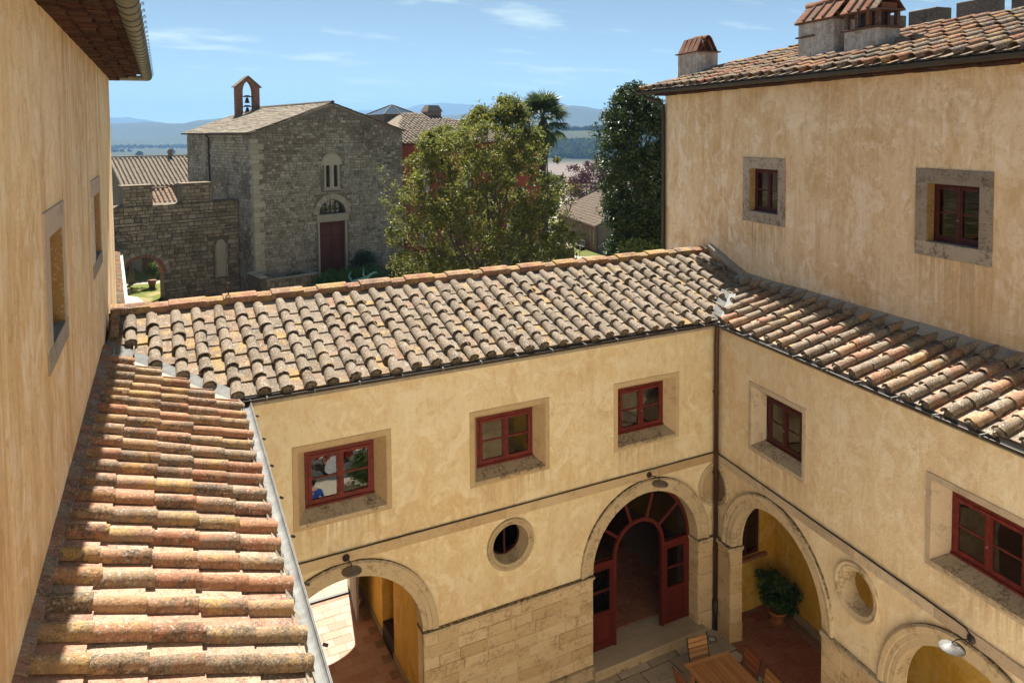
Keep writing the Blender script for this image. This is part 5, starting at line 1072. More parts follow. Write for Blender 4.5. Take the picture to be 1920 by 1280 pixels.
# seated person in blue, back towards the wing
def skinned(name, verts, edges, mat, parent, root=0, sub=2):
    me = bpy.data.meshes.new(name); me.from_pydata([v[:3] for v in verts], edges, []); o = bpy.data.objects.new(name, me); link(o, parent); me.materials.append(MAT[mat])
    md = o.modifiers.new('skin', 'SKIN'); me.skin_vertices or None
    for i, v in enumerate(verts):
        me.skin_vertices[0].data[i].radius = (v[3], v[4] if len(v) > 4 else v[3]); me.skin_vertices[0].data[i].use_root = (i == root)
    sb = o.modifiers.new('sub', 'SUBSURF'); sb.levels = sub; sb.render_levels = sub
    return o
pe = thing('person', 'person in blue shirt sitting with back turned, mirrored in window', 'person', (4.02, -7.45, 0.0), R(15))
bv = [(0, 0, 0.50, 0.15, 0.12), (0, 0.02, 0.72, 0.15, 0.11), (0, 0.03, 0.95, 0.17, 0.11), (0, 0.02, 1.06, 0.07), (0, 0.0, 1.14, 0.055), (0, -0.01, 1.24, 0.085, 0.1), (0, -0.01, 1.34, 0.075, 0.09),
      (0.2, 0.03, 1.0, 0.065), (0.27, 0.0, 0.74, 0.05), (0.2, -0.22, 0.62, 0.04), (0.15, -0.30, 0.60, 0.035), (-0.2, 0.03, 1.0, 0.065), (-0.27, 0.0, 0.74, 0.05), (-0.2, -0.22, 0.62, 0.04), (-0.15, -0.30, 0.60, 0.035),
      (0.11, -0.05, 0.50, 0.09), (0.14, -0.42, 0.50, 0.065), (0.14, -0.42, 0.08, 0.045), (0.14, -0.56, 0.04, 0.04), (-0.11, -0.05, 0.50, 0.09), (-0.14, -0.42, 0.50, 0.065), (-0.14, -0.42, 0.08, 0.045), (-0.14, -0.56, 0.04, 0.04)]
be = [(0, 1), (1, 2), (2, 3), (3, 4), (4, 5), (5, 6), (2, 7), (7, 8), (8, 9), (9, 10), (2, 11), (11, 12), (12, 13), (13, 14), (0, 15), (15, 16), (16, 17), (17, 18), (0, 19), (19, 20), (20, 21), (21, 22)]
skinned('body', bv, be, 'skin', pe)
skinned('shirt', [(0, 0, 0.52, 0.165, 0.135), (0, 0.02, 0.72, 0.162, 0.125), (0, 0.03, 0.94, 0.185, 0.125), (0, 0.03, 1.04, 0.085), (0.2, 0.03, 1.0, 0.08), (0.26, 0.01, 0.80, 0.068), (-0.2, 0.03, 1.0, 0.08), (-0.26, 0.01, 0.80, 0.068)], [(0, 1), (1, 2), (2, 3), (2, 4), (4, 5), (2, 6), (6, 7)], 'blue', pe)
skinned('trousers', [(0, 0, 0.50, 0.16, 0.13), (0.11, -0.05, 0.50, 0.10), (0.14, -0.42, 0.50, 0.08), (0.14, -0.42, 0.12, 0.06), (-0.11, -0.05, 0.50, 0.10), (-0.14, -0.42, 0.50, 0.08), (-0.14, -0.42, 0.12, 0.06)], [(0, 1), (1, 2), (2, 3), (0, 4), (4, 5), (5, 6)], 'jeans', pe)
MB().lathe([(0.02, 1.39), (0.07, 1.375), (0.098, 1.32), (0.103, 1.26), (0.09, 1.19), (0.05, 1.17)], 16, Matrix.Translation((0, 0.018, 0.0))).build('hair', 'hair', pe, smooth=True)
stl = thing('stool', 'plain wooden stool under person in blue shirt', 'stool', (4.02, -7.45, 0.0))
MB().cbox(-0.18, 0.18, -0.16, 0.16, 0.34, 0.37, 0.008).build('seat', 'teakx', stl)
for x in (-0.15, 0.15):
    for y in (-0.13, 0.13): MB().cbox(x - 0.015, x + 0.015, y - 0.015, y + 0.015, 0, 0.34, 0.003).build('leg', 'teakx', stl)
ob = thing('oleander_bush', 'leafy green bush in a tub mirrored in the window', 'bush', (5.62, -8.2, 0.0))
MB().lathe([(0.2, 0.0), (0.27, 0.35), (0.25, 0.36), (0.0, 0.33)], 20).build('tub', 'pot', ob, smooth=True)
leaves_obj('foliage', 'lfGreen', ob, clumps([(0, 0, 0.7), (0.2, 0.1, 0.95), (-0.2, 0, 0.9), (0, -0.15, 1.15)], [0.35] * 4, [260] * 4, 1.0, 0.1), 0.14, 0.35, 0.2)

# ================================================================== beyond the courtyard
def sstep(a, b, x): t = np.clip((x - a) / (b - a), 0, 1); return t * t * (3 - 2 * t)
def fbm(x, y, s, o=4):
    v = 0; a = 1
    for i in range(o): v += a * noise.noise(Vector((x * s, y * s, 7.7 + i))); s *= 2.1; a *= 0.5
    return v
def terrain(r, hd):
    """height by distance and compass heading (degrees from +Y) as seen from the house"""
    x, y = r * math.sin(R(hd)), r * math.cos(R(hd))
    z = -0.06 - 1.0 * float(sstep(48, 75, r)) - 40 * float(sstep(80, 720, r))
    if r > 300:
        z += 3.0 * fbm(x, y, 1 / 420.0, 3) * float(sstep(300, 700, r))
        side = float(sstep(14, 26, hd)) * (1 - float(sstep(60, 75, hd))) + 0.15
        z += side * (46 + 16 * fbm(x + 900, y, 1 / 500.0, 3)) * math.exp(-((r - 1620) / 400.0) ** 2)
        h2 = float(np.interp(hd, [-40, -6, 3, 8, 20, 34, 60], [40, 30, 46, 75, 92, 104, 80]))
        z += (h2 + 40 + 70 * fbm(x, y + 500, 1 / 1100.0, 5)) * math.exp(-((r - 4300) / 900.0) ** 2)
        h3 = float(np.interp(hd, [-40, -3, 1, 5, 15, 24, 30, 34, 60], [150, 190, 160, 120, 200, 300, 280, 250, 220]))
        z += (h3 + 40 + 140 * fbm(x + 3000, y, 1 / 1900.0, 5)) * math.exp(-((r - 8600) / 1400.0) ** 2)
    return z
rings = [0, 6, 12, 20, 30, 40, 50, 60, 72, 90, 115, 145, 180, 230, 290, 360, 450, 560, 680, 800, 920, 1040, 1160, 1270, 1360, 1450, 1540, 1640, 1750, 1850, 1960, 2100, 2300, 2550, 2800, 3050, 3300, 3550, 3750, 3950, 4150, 4350, 4600, 4900, 5300, 5800, 6300, 6800, 7200, 7600, 8000, 8400, 8800, 9300, 10000, 10800]
hds = [i * 2 - 180 for i in range(0, 75)] + [-30 + i * 0.5 for i in range(0, 220)] + [80 + i * 2 for i in range(0, 50)]
V, F = [], []; nh_ = len(hds)
for r in rings:
    for h in hds: V.append((CAM.x + r * math.sin(R(h)), CAM.y + r * math.cos(R(h)), terrain(r, h)))
for i in range(len(rings) - 1):
    for k in range(nh_): a = i * nh_ + k; b = i * nh_ + (k + 1) % nh_; F.append((a, b, b + nh_, a + nh_))
G = NT('ground_fields', 0.95, 0.08)
pos = G.pos(); fld = G.voro(1.0, vec=G.pos((0.0042, 0.0026, 0.0)), out='Color', rnd=0.9)
fc1 = G.ramp(G.math('MULTIPLY', fld, 1.0), [(0.0, (0.13, 0.105, 0.085)), (0.3, (0.17, 0.135, 0.11)), (0.5, (0.11, 0.09, 0.07)), (0.65, (0.075, 0.08, 0.045)), (0.8, (0.16, 0.13, 0.10)), (1.0, (0.13, 0.11, 0.09))], 'CONSTANT')
dist_ = G.new('ShaderNodeVectorMath', operation='LENGTH'); G.put(dist_.inputs[0], pos)
far_ = G.math('MULTIPLY', dist_.outputs['Value'], 0.0001, True)
woods = G.mix(G.noise(0.012, 6, 0.7), (0.018, 0.032, 0.016), (0.06, 0.065, 0.035))
col_far = G.mix(G.ramp(far_, [(0.100, 0.0), (0.106, 1.0)]), fc1, woods)
grass = G.mix(G.noise(0.9, 6, 0.7), (0.055, 0.075, 0.018), (0.15, 0.15, 0.045))
gravel = G.mix(G.noise(30, 4, 0.7), (0.22, 0.20, 0.17), (0.38, 0.35, 0.31))
near = G.mix(G.ramp(G.noise(0.22, 3, 0.5), [(0.50, 0.0), (0.54, 1.0)]), grass, gravel)
G.color(G.mix(G.ramp(far_, [(0.0085, 0.0), (0.022, 1.0)]), near, col_far)); G.bump(G.noise(14, 5), 0.4, 0.05)
MAT['ground'] = G.m
me = bpy.data.meshes.new('ground'); me.from_pydata(V, [], F); me.materials.append(G.m); me.polygons.foreach_set('use_smooth', [True] * len(me.polygons))
gnd = struct(link(bpy.data.objects.new('ground', me)))

# ------------------------------------------------------------------ masonry
def masonry(regions, u0, u1, z0, z1, inside, hmin=0.16, hmax=0.30, lmin=0.22, lmax=0.62, proud=0.03, tintf=None, M=None):
    """courses of uneven squared stones; inside(u0,u1,z0,z1) says where stone may stand"""
    z = z0; mbs = regions
    while z < z1:
        h = random.uniform(hmin, hmax); u = u0 - random.random() * 0.3
        while u < u1:
            w = random.uniform(lmin, lmax); k = inside(max(u, u0), min(u + w, u1), z, min(z + h, z1))
            if k is not None and min(u + w, u1) - max(u, u0) > 0.06:
                a, b = max(u, u0) + 0.008, min(u + w, u1) - 0.008; c, d = z + 0.008, min(z + h, z1) - 0.006
                p = -proud * random.uniform(0.3, 1.25); e = 0.016; j = lambda: jit(0.014)
                v = [(a, 0.02, c), (b, 0.02, c), (b, 0.02, d), (a, 0.02, d), (a + e + j(), p, c + e + j()), (b - e + j(), p, c + e + j()), (b - e + j(), p, d - e + j()), (a + e + j(), p, d - e + j())]
                mbs[k].add(v, [(4, 5, 6, 7), (0, 1, 5, 4), (1, 2, 6, 5), (2, 3, 7, 6), (3, 0, 4, 7)], M, tint=random.random())
            u += w
        z += h
def stonepart(mb, name, mat, parent): return tag(mb.build(name, mat, parent, tint=True, recalc=False), kind='stuff')

# ------------------------------------------------------------------ chapel
ch = thing('chapel', 'grey stone chapel with red plank door, twin-light window and brick bell gable', 'chapel', (6.997, 38.008, 0), R(12))
gab = [(0, -0.3), (10.95, -0.3), (10.95, 10.55), (5.46, 12.42), (0, 10.5)]
dhole = rectl(4.40, 6.28, 0.62, 4.30); lun = archl(5.36, 0.97, 4.86, 4.86, 20, 0.92)
b1 = [(4.93, 6.68), (5.21, 6.68)] + [(5.07 + 0.14 * math.cos(math.pi * i / 8), 8.05 + 0.14 * math.sin(math.pi * i / 8)) for i in range(9)]
b2 = [(5.50, 6.68), (5.78, 6.68)] + [(5.64 + 0.14 * math.cos(math.pi * i / 8), 8.05 + 0.14 * math.sin(math.pi * i / 8)) for i in range(9)]
MB().slab([gab, dhole, lun, b1, b2], 0.03, 0.6).build('front_wall', 'cmort', ch)
MB().box(0.03, 0.6, 0.61, 13.59, -0.3, 10.4).build('side_wall', 'cmort', ch)
MB().box(10.35, 10.92, 0.61, 13.59, -0.3, 10.45).build('side_wall', 'cmort', ch)
MB().slab([gab], 13.6, 14.2).build('back_wall', 'cmort', ch)
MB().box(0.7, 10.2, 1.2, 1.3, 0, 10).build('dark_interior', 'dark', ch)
rake = lambda u: 10.42 + 1.87 * (u / 5.46 if u < 5.46 else (10.95 - u) / 5.49)
def in_front(a, b, c, d):
    m = (a + b) / 2
    if d > rake(a) - 0.12 or d > rake(b) - 0.12: return None
    for (x0, x1, y0, y1) in ((4.22, 6.46, 0.5, 4.95), (4.30, 6.42, 4.80, 6.15), (4.78, 5.94, 6.45, 8.95)):
        if b > x0 and a < x1 and d > y0 and c < y1: return None
    old = 7.0 + (3.7 - abs(m - 5.46) * 0.72) + 0.35 * noise.noise(Vector((m * 0.8, c, 1)))
    if c + jit(0.5) > (old if m > 1.6 else min(old, 6.6 + m)): return 1 if random.random() < 0.85 else 0
    return 0 if random.random() < 0.93 else 1
fs = [MB(), MB()]
masonry(fs, 0.0, 10.95, -0.3, 12.4, in_front, 0.13, 0.24, 0.18, 0.46)
stonepart(fs[0], 'facade_stones', 'chapel', ch); stonepart(fs[1], 'gable_rubble', 'chapeld', ch)
MS = Matrix.Rotation(R(-90), 4, 'Z')     # local x -> -y : side wall, outward face to -x
ss = [MB(), MB()]
Mside = Matrix(((0, 1, 0, 0), (-1, 0, 0, 0), (0, 0, 1, 0), (0, 0, 0, 1)))
masonry(ss, -14.2, 0.0, -0.3, 10.35, lambda a, b, c, d: None if (b > -9.3 and a < -8.75 and d > 6.0 and c < 8.1) else (1 if noise.noise(Vector((a * 0.5, c * 0.5, 5))) > 0.12 + jit(0.3) else 0), 0.13, 0.24, 0.18, 0.46, M=Mside)
stonepart(ss[0], 'side_stones', 'chapel', ch); stonepart(ss[1], 'side_rubble', 'chapeld', ch)
MB().box(-0.02, 0.2, 8.8, 9.25, 6.1, 8.0).build('blocked_window', 'mortar', ch)
z = -0.2; k = 0
while z < 10.0:
    h = random.uniform(0.26, 0.42); a_, b_ = (0.62, 0.34) if k % 2 else (0.34, 0.62)
    MB().cbox(-0.05, a_ * random.uniform(0.85, 1.1), -0.05, b_ * random.uniform(0.85, 1.1), z + 0.008, z + h - 0.006, 0.015).build('quoin_stone', 'cream', ch); z += h; k += 1
# door, lintel, lunette, twin window
cdr = MB().box(4.40, 6.28, 0.25, 0.33, 0.62, 4.30).build('door', 'chdoor', ch)
for x in (4.44, 5.36):
    for (p, q) in ((0.95, 2.15), (2.2, 2.55), (2.62, 3.35), (3.42, 4.0)): MB().cbox(x + 0.06, x + 0.82, 0.225, 0.26, p, q, 0.02).build('door_panel', 'chdoor', cdr)
MB().box(5.33, 5.36, 0.22, 0.25, 0.62, 4.3).build('door_stile', 'chdoor', cdr)
MB().cbox(4.18, 6.55, -0.05, 0.3, 4.32, 4.83, 0.015).build('lintel', 'cream', ch)
for x in (4.27, 6.29): MB().cbox(x, x + 0.12, -0.03, 0.24, 0.4, 4.31, 0.01).build('door_jamb', 'cream', ch)
for i in range(13):
    a0, a1 = math.pi * i / 13 + 0.008, math.pi * (i + 1) / 13 - 0.008
    MB().arcsweep(5.36, 4.86, [(0.985, -0.03), (1.36, -0.035 + jit(0.01)), (1.36, 0.1), (0.985, 0.3)], a0, a1, 2).build('voussoir', 'cream', ch)
MB().slab([lun], 0.35, 0.37).build('lunette_glass', 'glassr', ch)
for x in (5.0, 5.36, 5.72): MB().box(x - 0.02, x + 0.02, 0.30, 0.33, 4.86, 5.70).build('grille_bar', 'iron', ch)
for z in (5.1, 5.4): MB().box(4.45, 6.27, 0.30, 0.33, z - 0.02, z + 0.02).build('grille_bar', 'iron', ch)
MB().slab([[(4.62, 8.2), (6.1, 8.2)] + [(5.36 + 0.74 * math.cos(math.pi * i / 16), 8.25 + 0.72 * math.sin(math.pi * i / 16)) for i in range(17)], b1, b2][:1], -0.02, 0.03).build('tympanum', 'cream', ch)
MB().arcsweep(5.36, 8.25, [(0.66, -0.04), (0.78, -0.06), (0.78, 0.03), (0.66, 0.03)], 0, math.pi, 18).build('window_arch', 'cream', ch)
MB().slab([rectl(4.80, 5.92, 6.55, 8.2), b1, b2], -0.035, 0.03).build('twin_window_frame', 'cream', ch)
MB().tube([(5.355, -0.01, 6.7), (5.355, -0.01, 7.9)], 0.075, 10).box(5.25, 5.46, -0.08, 0.06, 7.9, 8.1).box(5.26, 5.45, -0.07, 0.05, 6.62, 6.72).build('colonnette', 'cream', ch)
MB().cbox(4.70, 6.02, -0.08, 0.03, 6.45, 6.56, 0.01).build('window_ledge', 'cream', ch)
MB().cbox(1.95, 2.2, -0.04, 0.03, 8.05, 8.3, 0.02).build('corbel_stone', 'cream', ch)
# brick strip along the rakes, stone roof
for s in (0, 1):
    ua, ub = (0.0, 5.46) if s == 0 else (5.46, 10.95); za, zb = (10.42, 12.34) if s == 0 else (12.34, 10.47); n = 26
    for i in range(n):
        u_ = ua + (ub - ua) * (i + 0.5) / n; z_ = za + (zb - za) * (i + 0.5) / n; a = math.atan2(zb - za, ub - ua)
        MB().cbox(-0.10, 0.10, -0.045 + jit(0.01), 0.05, -0.07, 0.03, 0.008, Matrix.Translation((u_, 0, z_)) @ Matrix.Rotation(-a, 4, 'Y')).build('verge_brick', 'brick' if (i < 8 if s == 0 else i > 14) else 'peperino', ch)
rs_ = MB()
for s in (0, 1):
    for j in range(20):          # courses from eave to ridge
        t0 = j / 20
        u0_, z0_ = ((-0.32 + 5.78 * t0), 10.42 + 2.02 * t0) if s == 0 else ((11.27 - 5.81 * t0), 10.47 + 1.97 * t0)
        a = math.atan2(2.02, 5.78); d = -0.15 + random.random() * 0.2
        while d < 14.4:
            w = random.uniform(0.25, 0.6); Mx = Matrix.Translation((u0_, d, z0_ + jit(0.012))) @ (Matrix.Rotation(-a + 0.06, 4, 'Y') if s == 0 else Matrix.Rotation(math.pi, 4, 'Z') @ Matrix.Rotation(-a + 0.06, 4, 'Y'))
            y0, y1 = (0.005, w - 0.005) if s == 0 else (-w + 0.005, -0.005)
            rs_.box(-0.03 + jit(0.02), 0.37, y0, y1, 0.0, 0.045, Mx, tint=random.random()); d += w
rc = MB().add([(-0.3, -0.15, 10.40), (5.46, -0.15, 12.42), (11.25, -0.15, 10.45), (-0.3, 14.4, 10.40), (5.46, 14.4, 12.42), (11.25, 14.4, 10.45)], [(0, 1, 4, 3), (1, 2, 5, 4)]).build('roof', 'cmort', ch)
stonepart(rs_, 'roof_slabs', 'slate', rc)
for i in range(30): MB().add(*cover_mesh(0.55, 0.15, 0.13), Matrix.Translation((5.46, -0.15 + i * 0.485, 12.43))).build('ridge_tile', 'slate', rc, recalc=False)
MB().channel([(-0.36, 14.4, 10.40), (-0.36, -0.15, 10.40)], 0.08).build('gutter', 'gutter', ch)
MB().tube([(-0.3, 8.7, 10.35), (-0.09, 8.7, 10.1), (-0.09, 8.7, 5.0)], 0.06, 8).build('downpipe', 'gutter', ch)
# bell gable
MB().slab([[(3.62, 11.4), (5.50, 11.4), (5.50, 14.15), (4.56, 14.95), (3.62, 14.15)], [(4.12, 12.0), (5.02, 12.0), (5.02, 13.75)] + [(4.57 + 0.45 * math.cos(math.pi * i / 14) * (1 - 0.12 * math.sin(math.pi * i / 14)), 13.75 + 0.85 * math.sin(math.pi * i / 14)) for i in range(1, 14)] + [(4.12, 13.75)]], 13.3, 13.9).build('bell_gable', 'brickred', ch)
bg_ = ch.children[-1]
for s in (-1, 1):
    Mx = Matrix.Translation((4.56, 13.6, 15.02)) @ Matrix.Rotation(s * math.atan2(0.85, 1.0), 4, 'Y')
    MB().cbox(*( (0.0, 1.42) if s > 0 else (-1.42, 0.0)), -0.45, 0.45, -0.03, 0.04, 0.01, Mx).build('gable_coping', 'slate', bg_)
for z in (13.35, 12.55):
    MB().cbox(4.10, 5.04, 13.54, 13.66, z - 0.03, z + 0.04, 0.01).add([(4.25, 13.55, z + 0.04), (4.89, 13.55, z + 0.04), (4.72, 13.55, z + 0.13), (4.42, 13.55, z + 0.13), (4.25, 13.65, z + 0.04), (4.89, 13.65, z + 0.04), (4.72, 13.65, z + 0.13), (4.42, 13.65, z + 0.13)], [(0, 1, 2, 3), (7, 6, 5, 4), (0, 4, 5, 1), (1, 5, 6, 2), (2, 6, 7, 3), (3, 7, 4, 0)]).build('bell_yoke', 'iron', bg_)
    MB().lathe([(0.04, -0.03), (0.11, -0.10), (0.13, -0.22), (0.16, -0.36), (0.23, -0.46), (0.2, -0.47), (0.03, -0.5)], 16, Matrix.Translation((4.57, 13.6, z - 0.02))).build('bell', 'iron', bg_, smooth=True)

# ------------------------------------------------------------------ crenellated gate wall
gw = thing('gate_wall', 'rough stone gate wall with battlements and a brick-lined arch', 'wall', tuple(Vector((6.997, 38.008, 0)) + Vector((-0.2079, 0.9781, 0)) * 2.9), R(12))
GA, GRD, GS = -5.97, 1.19, 1.58
o_ = [(-11.5, -0.6), (GA - GRD, -0.6)] + [(GA - GRD * math.cos(math.pi * i / 20), GS + 1.2 * math.sin(math.pi * i / 20)) for i in range(21)] + [(GA + GRD, -0.6), (-0.06, -0.6), (-0.06, 6.0), (-1.76, 6.0), (-1.76, 7.18), (-3.58, 7.18), (-3.58, 5.98), (-5.31, 5.98), (-5.31, 7.2), (-7.0, 7.2), (-7.0, 6.0), (-11.5, 6.0)]
slit = [(-1.55, 0.95), (-0.95, 0.95)] + [(-1.25 + 0.30 * math.cos(math.pi * i / 8), 3.1 + 0.32 * math.sin(math.pi * i / 8)) for i in range(9)]
MB().slab([o_], 0.03, 1.1).build('wall', 'cmort', gw)
def in_gate(a, b, c, d):
    m, n = (a + b) / 2, (c + d) / 2
    if math.hypot(m - GA, max(0, n - GS)) < GRD + 0.42 and n > GS - 0.05 or (abs(m - GA) < GRD + 0.1 and n < GS): return None
    if -1.62 < b and a < -0.88 and c < 3.5 and d > 0.9: return None
    if d > 6.0 and not (-3.58 <= a and b <= -1.76 or -7.0 <= a and b <= -5.31): return None
    return 0 if c < 4.7 or c > 4.92 else 0
gs = [MB()]
masonry(gs, -11.5, -0.06, -0.6, 5.98, in_gate, 0.17, 0.32, 0.22, 0.62, 0.07)
for (a, b) in ((-3.58, -1.76), (-7.0, -5.31)): masonry(gs, a, b, 5.98, 7.17, lambda *_: 0, 0.15, 0.28, 0.2, 0.5, 0.05)
stonepart(gs[0], 'wall_stones', 'gatest', gw)
for (a, b, z) in ((-3.62, -1.72, 7.18), (-7.05, -5.27, 7.2)): MB().cbox(a, b, -0.05, 1.12, z, z + 0.06, 0.015).build('merlon_cap', 'gatest', gw)
u = -11
while u < -0.2:
    w = random.uniform(0.5, 1.1); w = min(w, -0.08 - u); MB().cbox(u, u + w - 0.01, -0.10 + jit(0.015), 0.05, 4.82 + jit(0.02), 4.90, 0.015).build('ledge_stone', 'cream' if random.random() < 0.45 else 'peperino', gw); u += w
for i in range(22):
    a0, a1 = math.pi * i / 22 + 0.01, math.pi * (i + 1) / 22 - 0.01
    MB().arcsweep(GA, GS, [(GRD - 0.02, -0.02), (GRD + 0.16, -0.03), (GRD + 0.16, 0.4), (GRD - 0.02, 1.12)], a0, a1, 1).build('arch_brick', 'brickred', gw)
for i in range(15):
    a0, a1 = math.pi * i / 15 + 0.01, math.pi * (i + 1) / 15 - 0.01
    MB().arcsweep(GA, GS, [(GRD + 0.165, -0.04), (GRD + 0.44, -0.04 + jit(0.015)), (GRD + 0.44, 0.2), (GRD + 0.165, 0.2)], a0, a1, 1).build('voussoir', 'peperino', gw)
MB().slab([slit], -0.01, 0.06).build('blocked_slit', 'cream', gw)
for x in (-1.66, -0.93): MB().cbox(x, x + 0.09, -0.05, 0.05, 0.9, 3.1, 0.01).build('slit_jamb', 'peperino', gw)
# small tiled roof and farm building behind the gate
def simple_roof(o, mb_pts, name, mat): return MB().add(mb_pts, [tuple(range(len(mb_pts)))]).build(name, mat, o)
def farm(name, label, loc, rz, L, D, ze, zr, z0, wallm, tile, spacing=0.34, hip=False, half=False, cat='house', over=0.4):
    """gabled house; local x along the eaves, y from near eave to far eave"""
    t = thing(name, label, cat, loc, rz); ym = D / 2
    MB().slab([[(0, z0), (L, z0), (L, ze), (0, ze)]], 0, 0.4).slab([[(0, z0), (L, z0), (L, ze), (0, ze)]], D - 0.4, D).build('wall', wallm, t)
    for x in (0, L - 0.4):
        MB().add([(x, 0.41, z0), (x, D - 0.41, z0), (x, D - 0.41, ze), (x, ym, zr - 0.05), (x, 0.41, ze), (x + 0.4, 0.41, z0), (x + 0.4, D - 0.41, z0), (x + 0.4, D - 0.41, ze), (x + 0.4, ym, zr - 0.05), (x + 0.4, 0.41, ze)], [(0, 1, 2, 3, 4), (9, 8, 7, 6, 5)] + [(i, (i + 1) % 5, (i + 1) % 5 + 5, i + 5) for i in range(5)]).build('gable_wall', wallm, t)
    sl = (zr - ze) / ym
    r = MB().add([(-over, -over, ze - over * sl), (L + over, -over, ze - over * sl), (L + over, ym, zr), (-over, ym, zr), (L + over, D + over, ze - over * sl), (-over, D + over, ze - over * sl)], [(0, 1, 2, 3), (3, 2, 4, 5)]).build('roof', tile, t)
    a = math.atan(sl); mb = MB(); n = int((L + 2 * over) / spacing); rows = int(math.hypot(ym + over, zr - ze) / 0.4) + 1
    cv = cover_mesh(0.44, 0.11, 0.09)
    for i in range(n + 1):
        for j in range(rows):
            y = -over + j * 0.4 * math.cos(a); z = ze - over * sl + j * 0.4 * math.sin(a) + 0.03
            if y > ym - 0.2: continue
            M1 = Matrix.Translation((-over + i * spacing + jit(0.015), y, z + jit(0.01))) @ Matrix.Rotation(a - 0.03, 4, 'X') @ Matrix.Rotation(jit(0.03), 4, 'Z')
            mb.add([cv[0][q] for q in range(36)], [f_ for f_ in cv[1] if max(f_) < 36], M1, tint=random.random())
    tag(mb.build('cover_tiles', tile, r, smooth=True, recalc=False), kind='stuff')
    for i in range(int((L + 2 * over) / 0.42)): MB().add(*cover_mesh(0.46, 0.14, 0.12), Matrix.Translation((-over + i * 0.42, ym, zr + 0.03)) @ Matrix.Rotation(R(-90), 4, 'Z')).build('ridge_tile', tile, r, recalc=False)
    return t, r
c_of = lambda u, d: tuple(Vector((6.997, 38.008, 0)) + Vector((0.9781, 0.2079, 0)) * u + Vector((-0.2079, 0.9781, 0)) * d)
bm_, br_ = farm('farm_building', 'long stone farm building with weathered tile roof behind the gate battlements', c_of(-3.2, 20.0), R(12), 14, 9, 6.25, 8.35, -1, 'gatest', 'tileM')
MB().tube([(4.6, 4.5, 8.3), (4.6, 4.5, 9.0)], 0.2, 8).build('chimney', 'brick', br_)
farm('tiled_lean_to', 'small reddish tiled roof between the battlements of the gate wall', c_of(-3.7, 13.5), R(12), 2.6, 4.0, 5.05, 6.1, -0.3, 'gatest', 'tileR', cat='outbuilding', over=0.15)
# low range running from the tall house to the gate
lr = thing('low_range', 'narrow tiled eaves and pale gutter running beside the tall house toward the gate', 'building', (-0.43, 21.3, 0), math.atan2(28.8, -0.64))
MB().box(-12, 27.5, 0.25, 0.6, 0, 3.4).build('wall', 'plL', lr)
MB().add([(-12, -0.05, 3.5), (27.5, -0.05, 3.5), (27.5, 2.5, 4.3), (-12, 2.5, 4.3)], [(0, 1, 2, 3)]).build('roof', 'tileL', lr)
lrr = lr.children[-1]; cml = cover_me('tileL', r0=0.11, r1=0.09)
for i in range(112):
    for j in range(2): inst('cover_tile', random.choice(cml), lrr, (-11.5 + i * 0.347, -0.08 + j * 0.37, 3.53 + j * 0.115), (R(17), 0, jit(0.04)))
MB().channel([(-12, -0.16, 3.5), (27.5, -0.16, 3.5)], 0.075).build('gutter', 'whitep', lr)
# through the gate
gt = thing('yard_tree', 'slender dark tree trunk on the grass seen through the gate arch', 'tree', (-0.15, 46.6, -0.05))
MB().tube([(0, 0, 0), (0.05, 0, 0.8), (-0.02, 0.1, 1.6), (-0.2, 0.1, 2.4), (-0.5, 0.2, 3.4)], [0.2, 0.15, 0.14, 0.13, 0.09], 8).tube([(-0.02, 0.1, 1.6), (0.4, 0.3, 2.6), (0.8, 0.4, 3.6)], [0.12, 0.1, 0.06], 8).build('trunk', 'bark', gt, smooth=True)
leaves_obj('crown', 'lfGreen', gt, clumps([(0, 0, 4.2), (-0.8, 0, 3.9), (0.8, 0.4, 4.2), (0, 0.4, 5)], [1.1] * 4, [500] * 4), 0.2)
gp = thing('yard_pot', 'terracotta pot with leafy shrub on the grass inside the gate', 'plant', (1.1, 44.5, -0.05))
MB().lathe([(0.18, 0), (0.27, 0.4), (0.29, 0.42), (0.29, 0.48), (0.2, 0.46)], 16).build('pot', 'brick', gp, smooth=True)
leaves_obj('foliage', 'lfGreen', gp, clumps([(0, 0, 1.0), (0.1, 0, 1.4), (-0.1, 0.1, 1.2)], [0.45] * 3, [280] * 3), 0.14)
struct(MB().add([(-9, 47.2, -0.045), (6, 45.2, -0.045), (6, 46.4, -0.045), (-9, 48.4, -0.045)], [(0, 1, 2, 3)]).build('path', 'mortar'))
struct(MB().add([(-12, 53, -0.04), (8, 51.5, -0.04), (8, 55, -0.04), (-12, 56.5, -0.04)], [(0, 1, 2, 3)]).build('road', plain('asphalt', (0.06, 0.06, 0.065), 0.9, 0.2)))

LN = NT('lawn_grass', 0.95, 0.1); LN.color(LN.mix(LN.ramp(LN.noise(0.6, 4), [(0.5, 0.0), (0.6, 1.0)]), LN.mix(LN.noise(9, 6, 0.7), (0.06, 0.09, 0.016), (0.17, 0.19, 0.045)), LN.mix(LN.noise(20, 5), (0.20, 0.17, 0.07), (0.30, 0.26, 0.13)))); LN.bump(LN.noise(40, 4), 0.6, 0.03); MAT['lawn'] = LN.m
struct(MB().add([(-9, 38.6, -0.05), (0.4, 38.6, -0.05), (1.4, 40.4, -0.05), (4.2, 41.4, -0.05), (6.5, 52, -0.05), (-9, 53, -0.05)], [tuple(range(6))]).build('lawn', 'lawn'))
struct(MB().add([(-6, 36.0, -0.053), (1.2, 36.0, -0.053), (0.2, 41.5, -0.046), (-0.6, 42.6, -0.046), (-6, 42.8, -0.046)], [tuple(range(5))]).build('gravel_path', 'yard'))
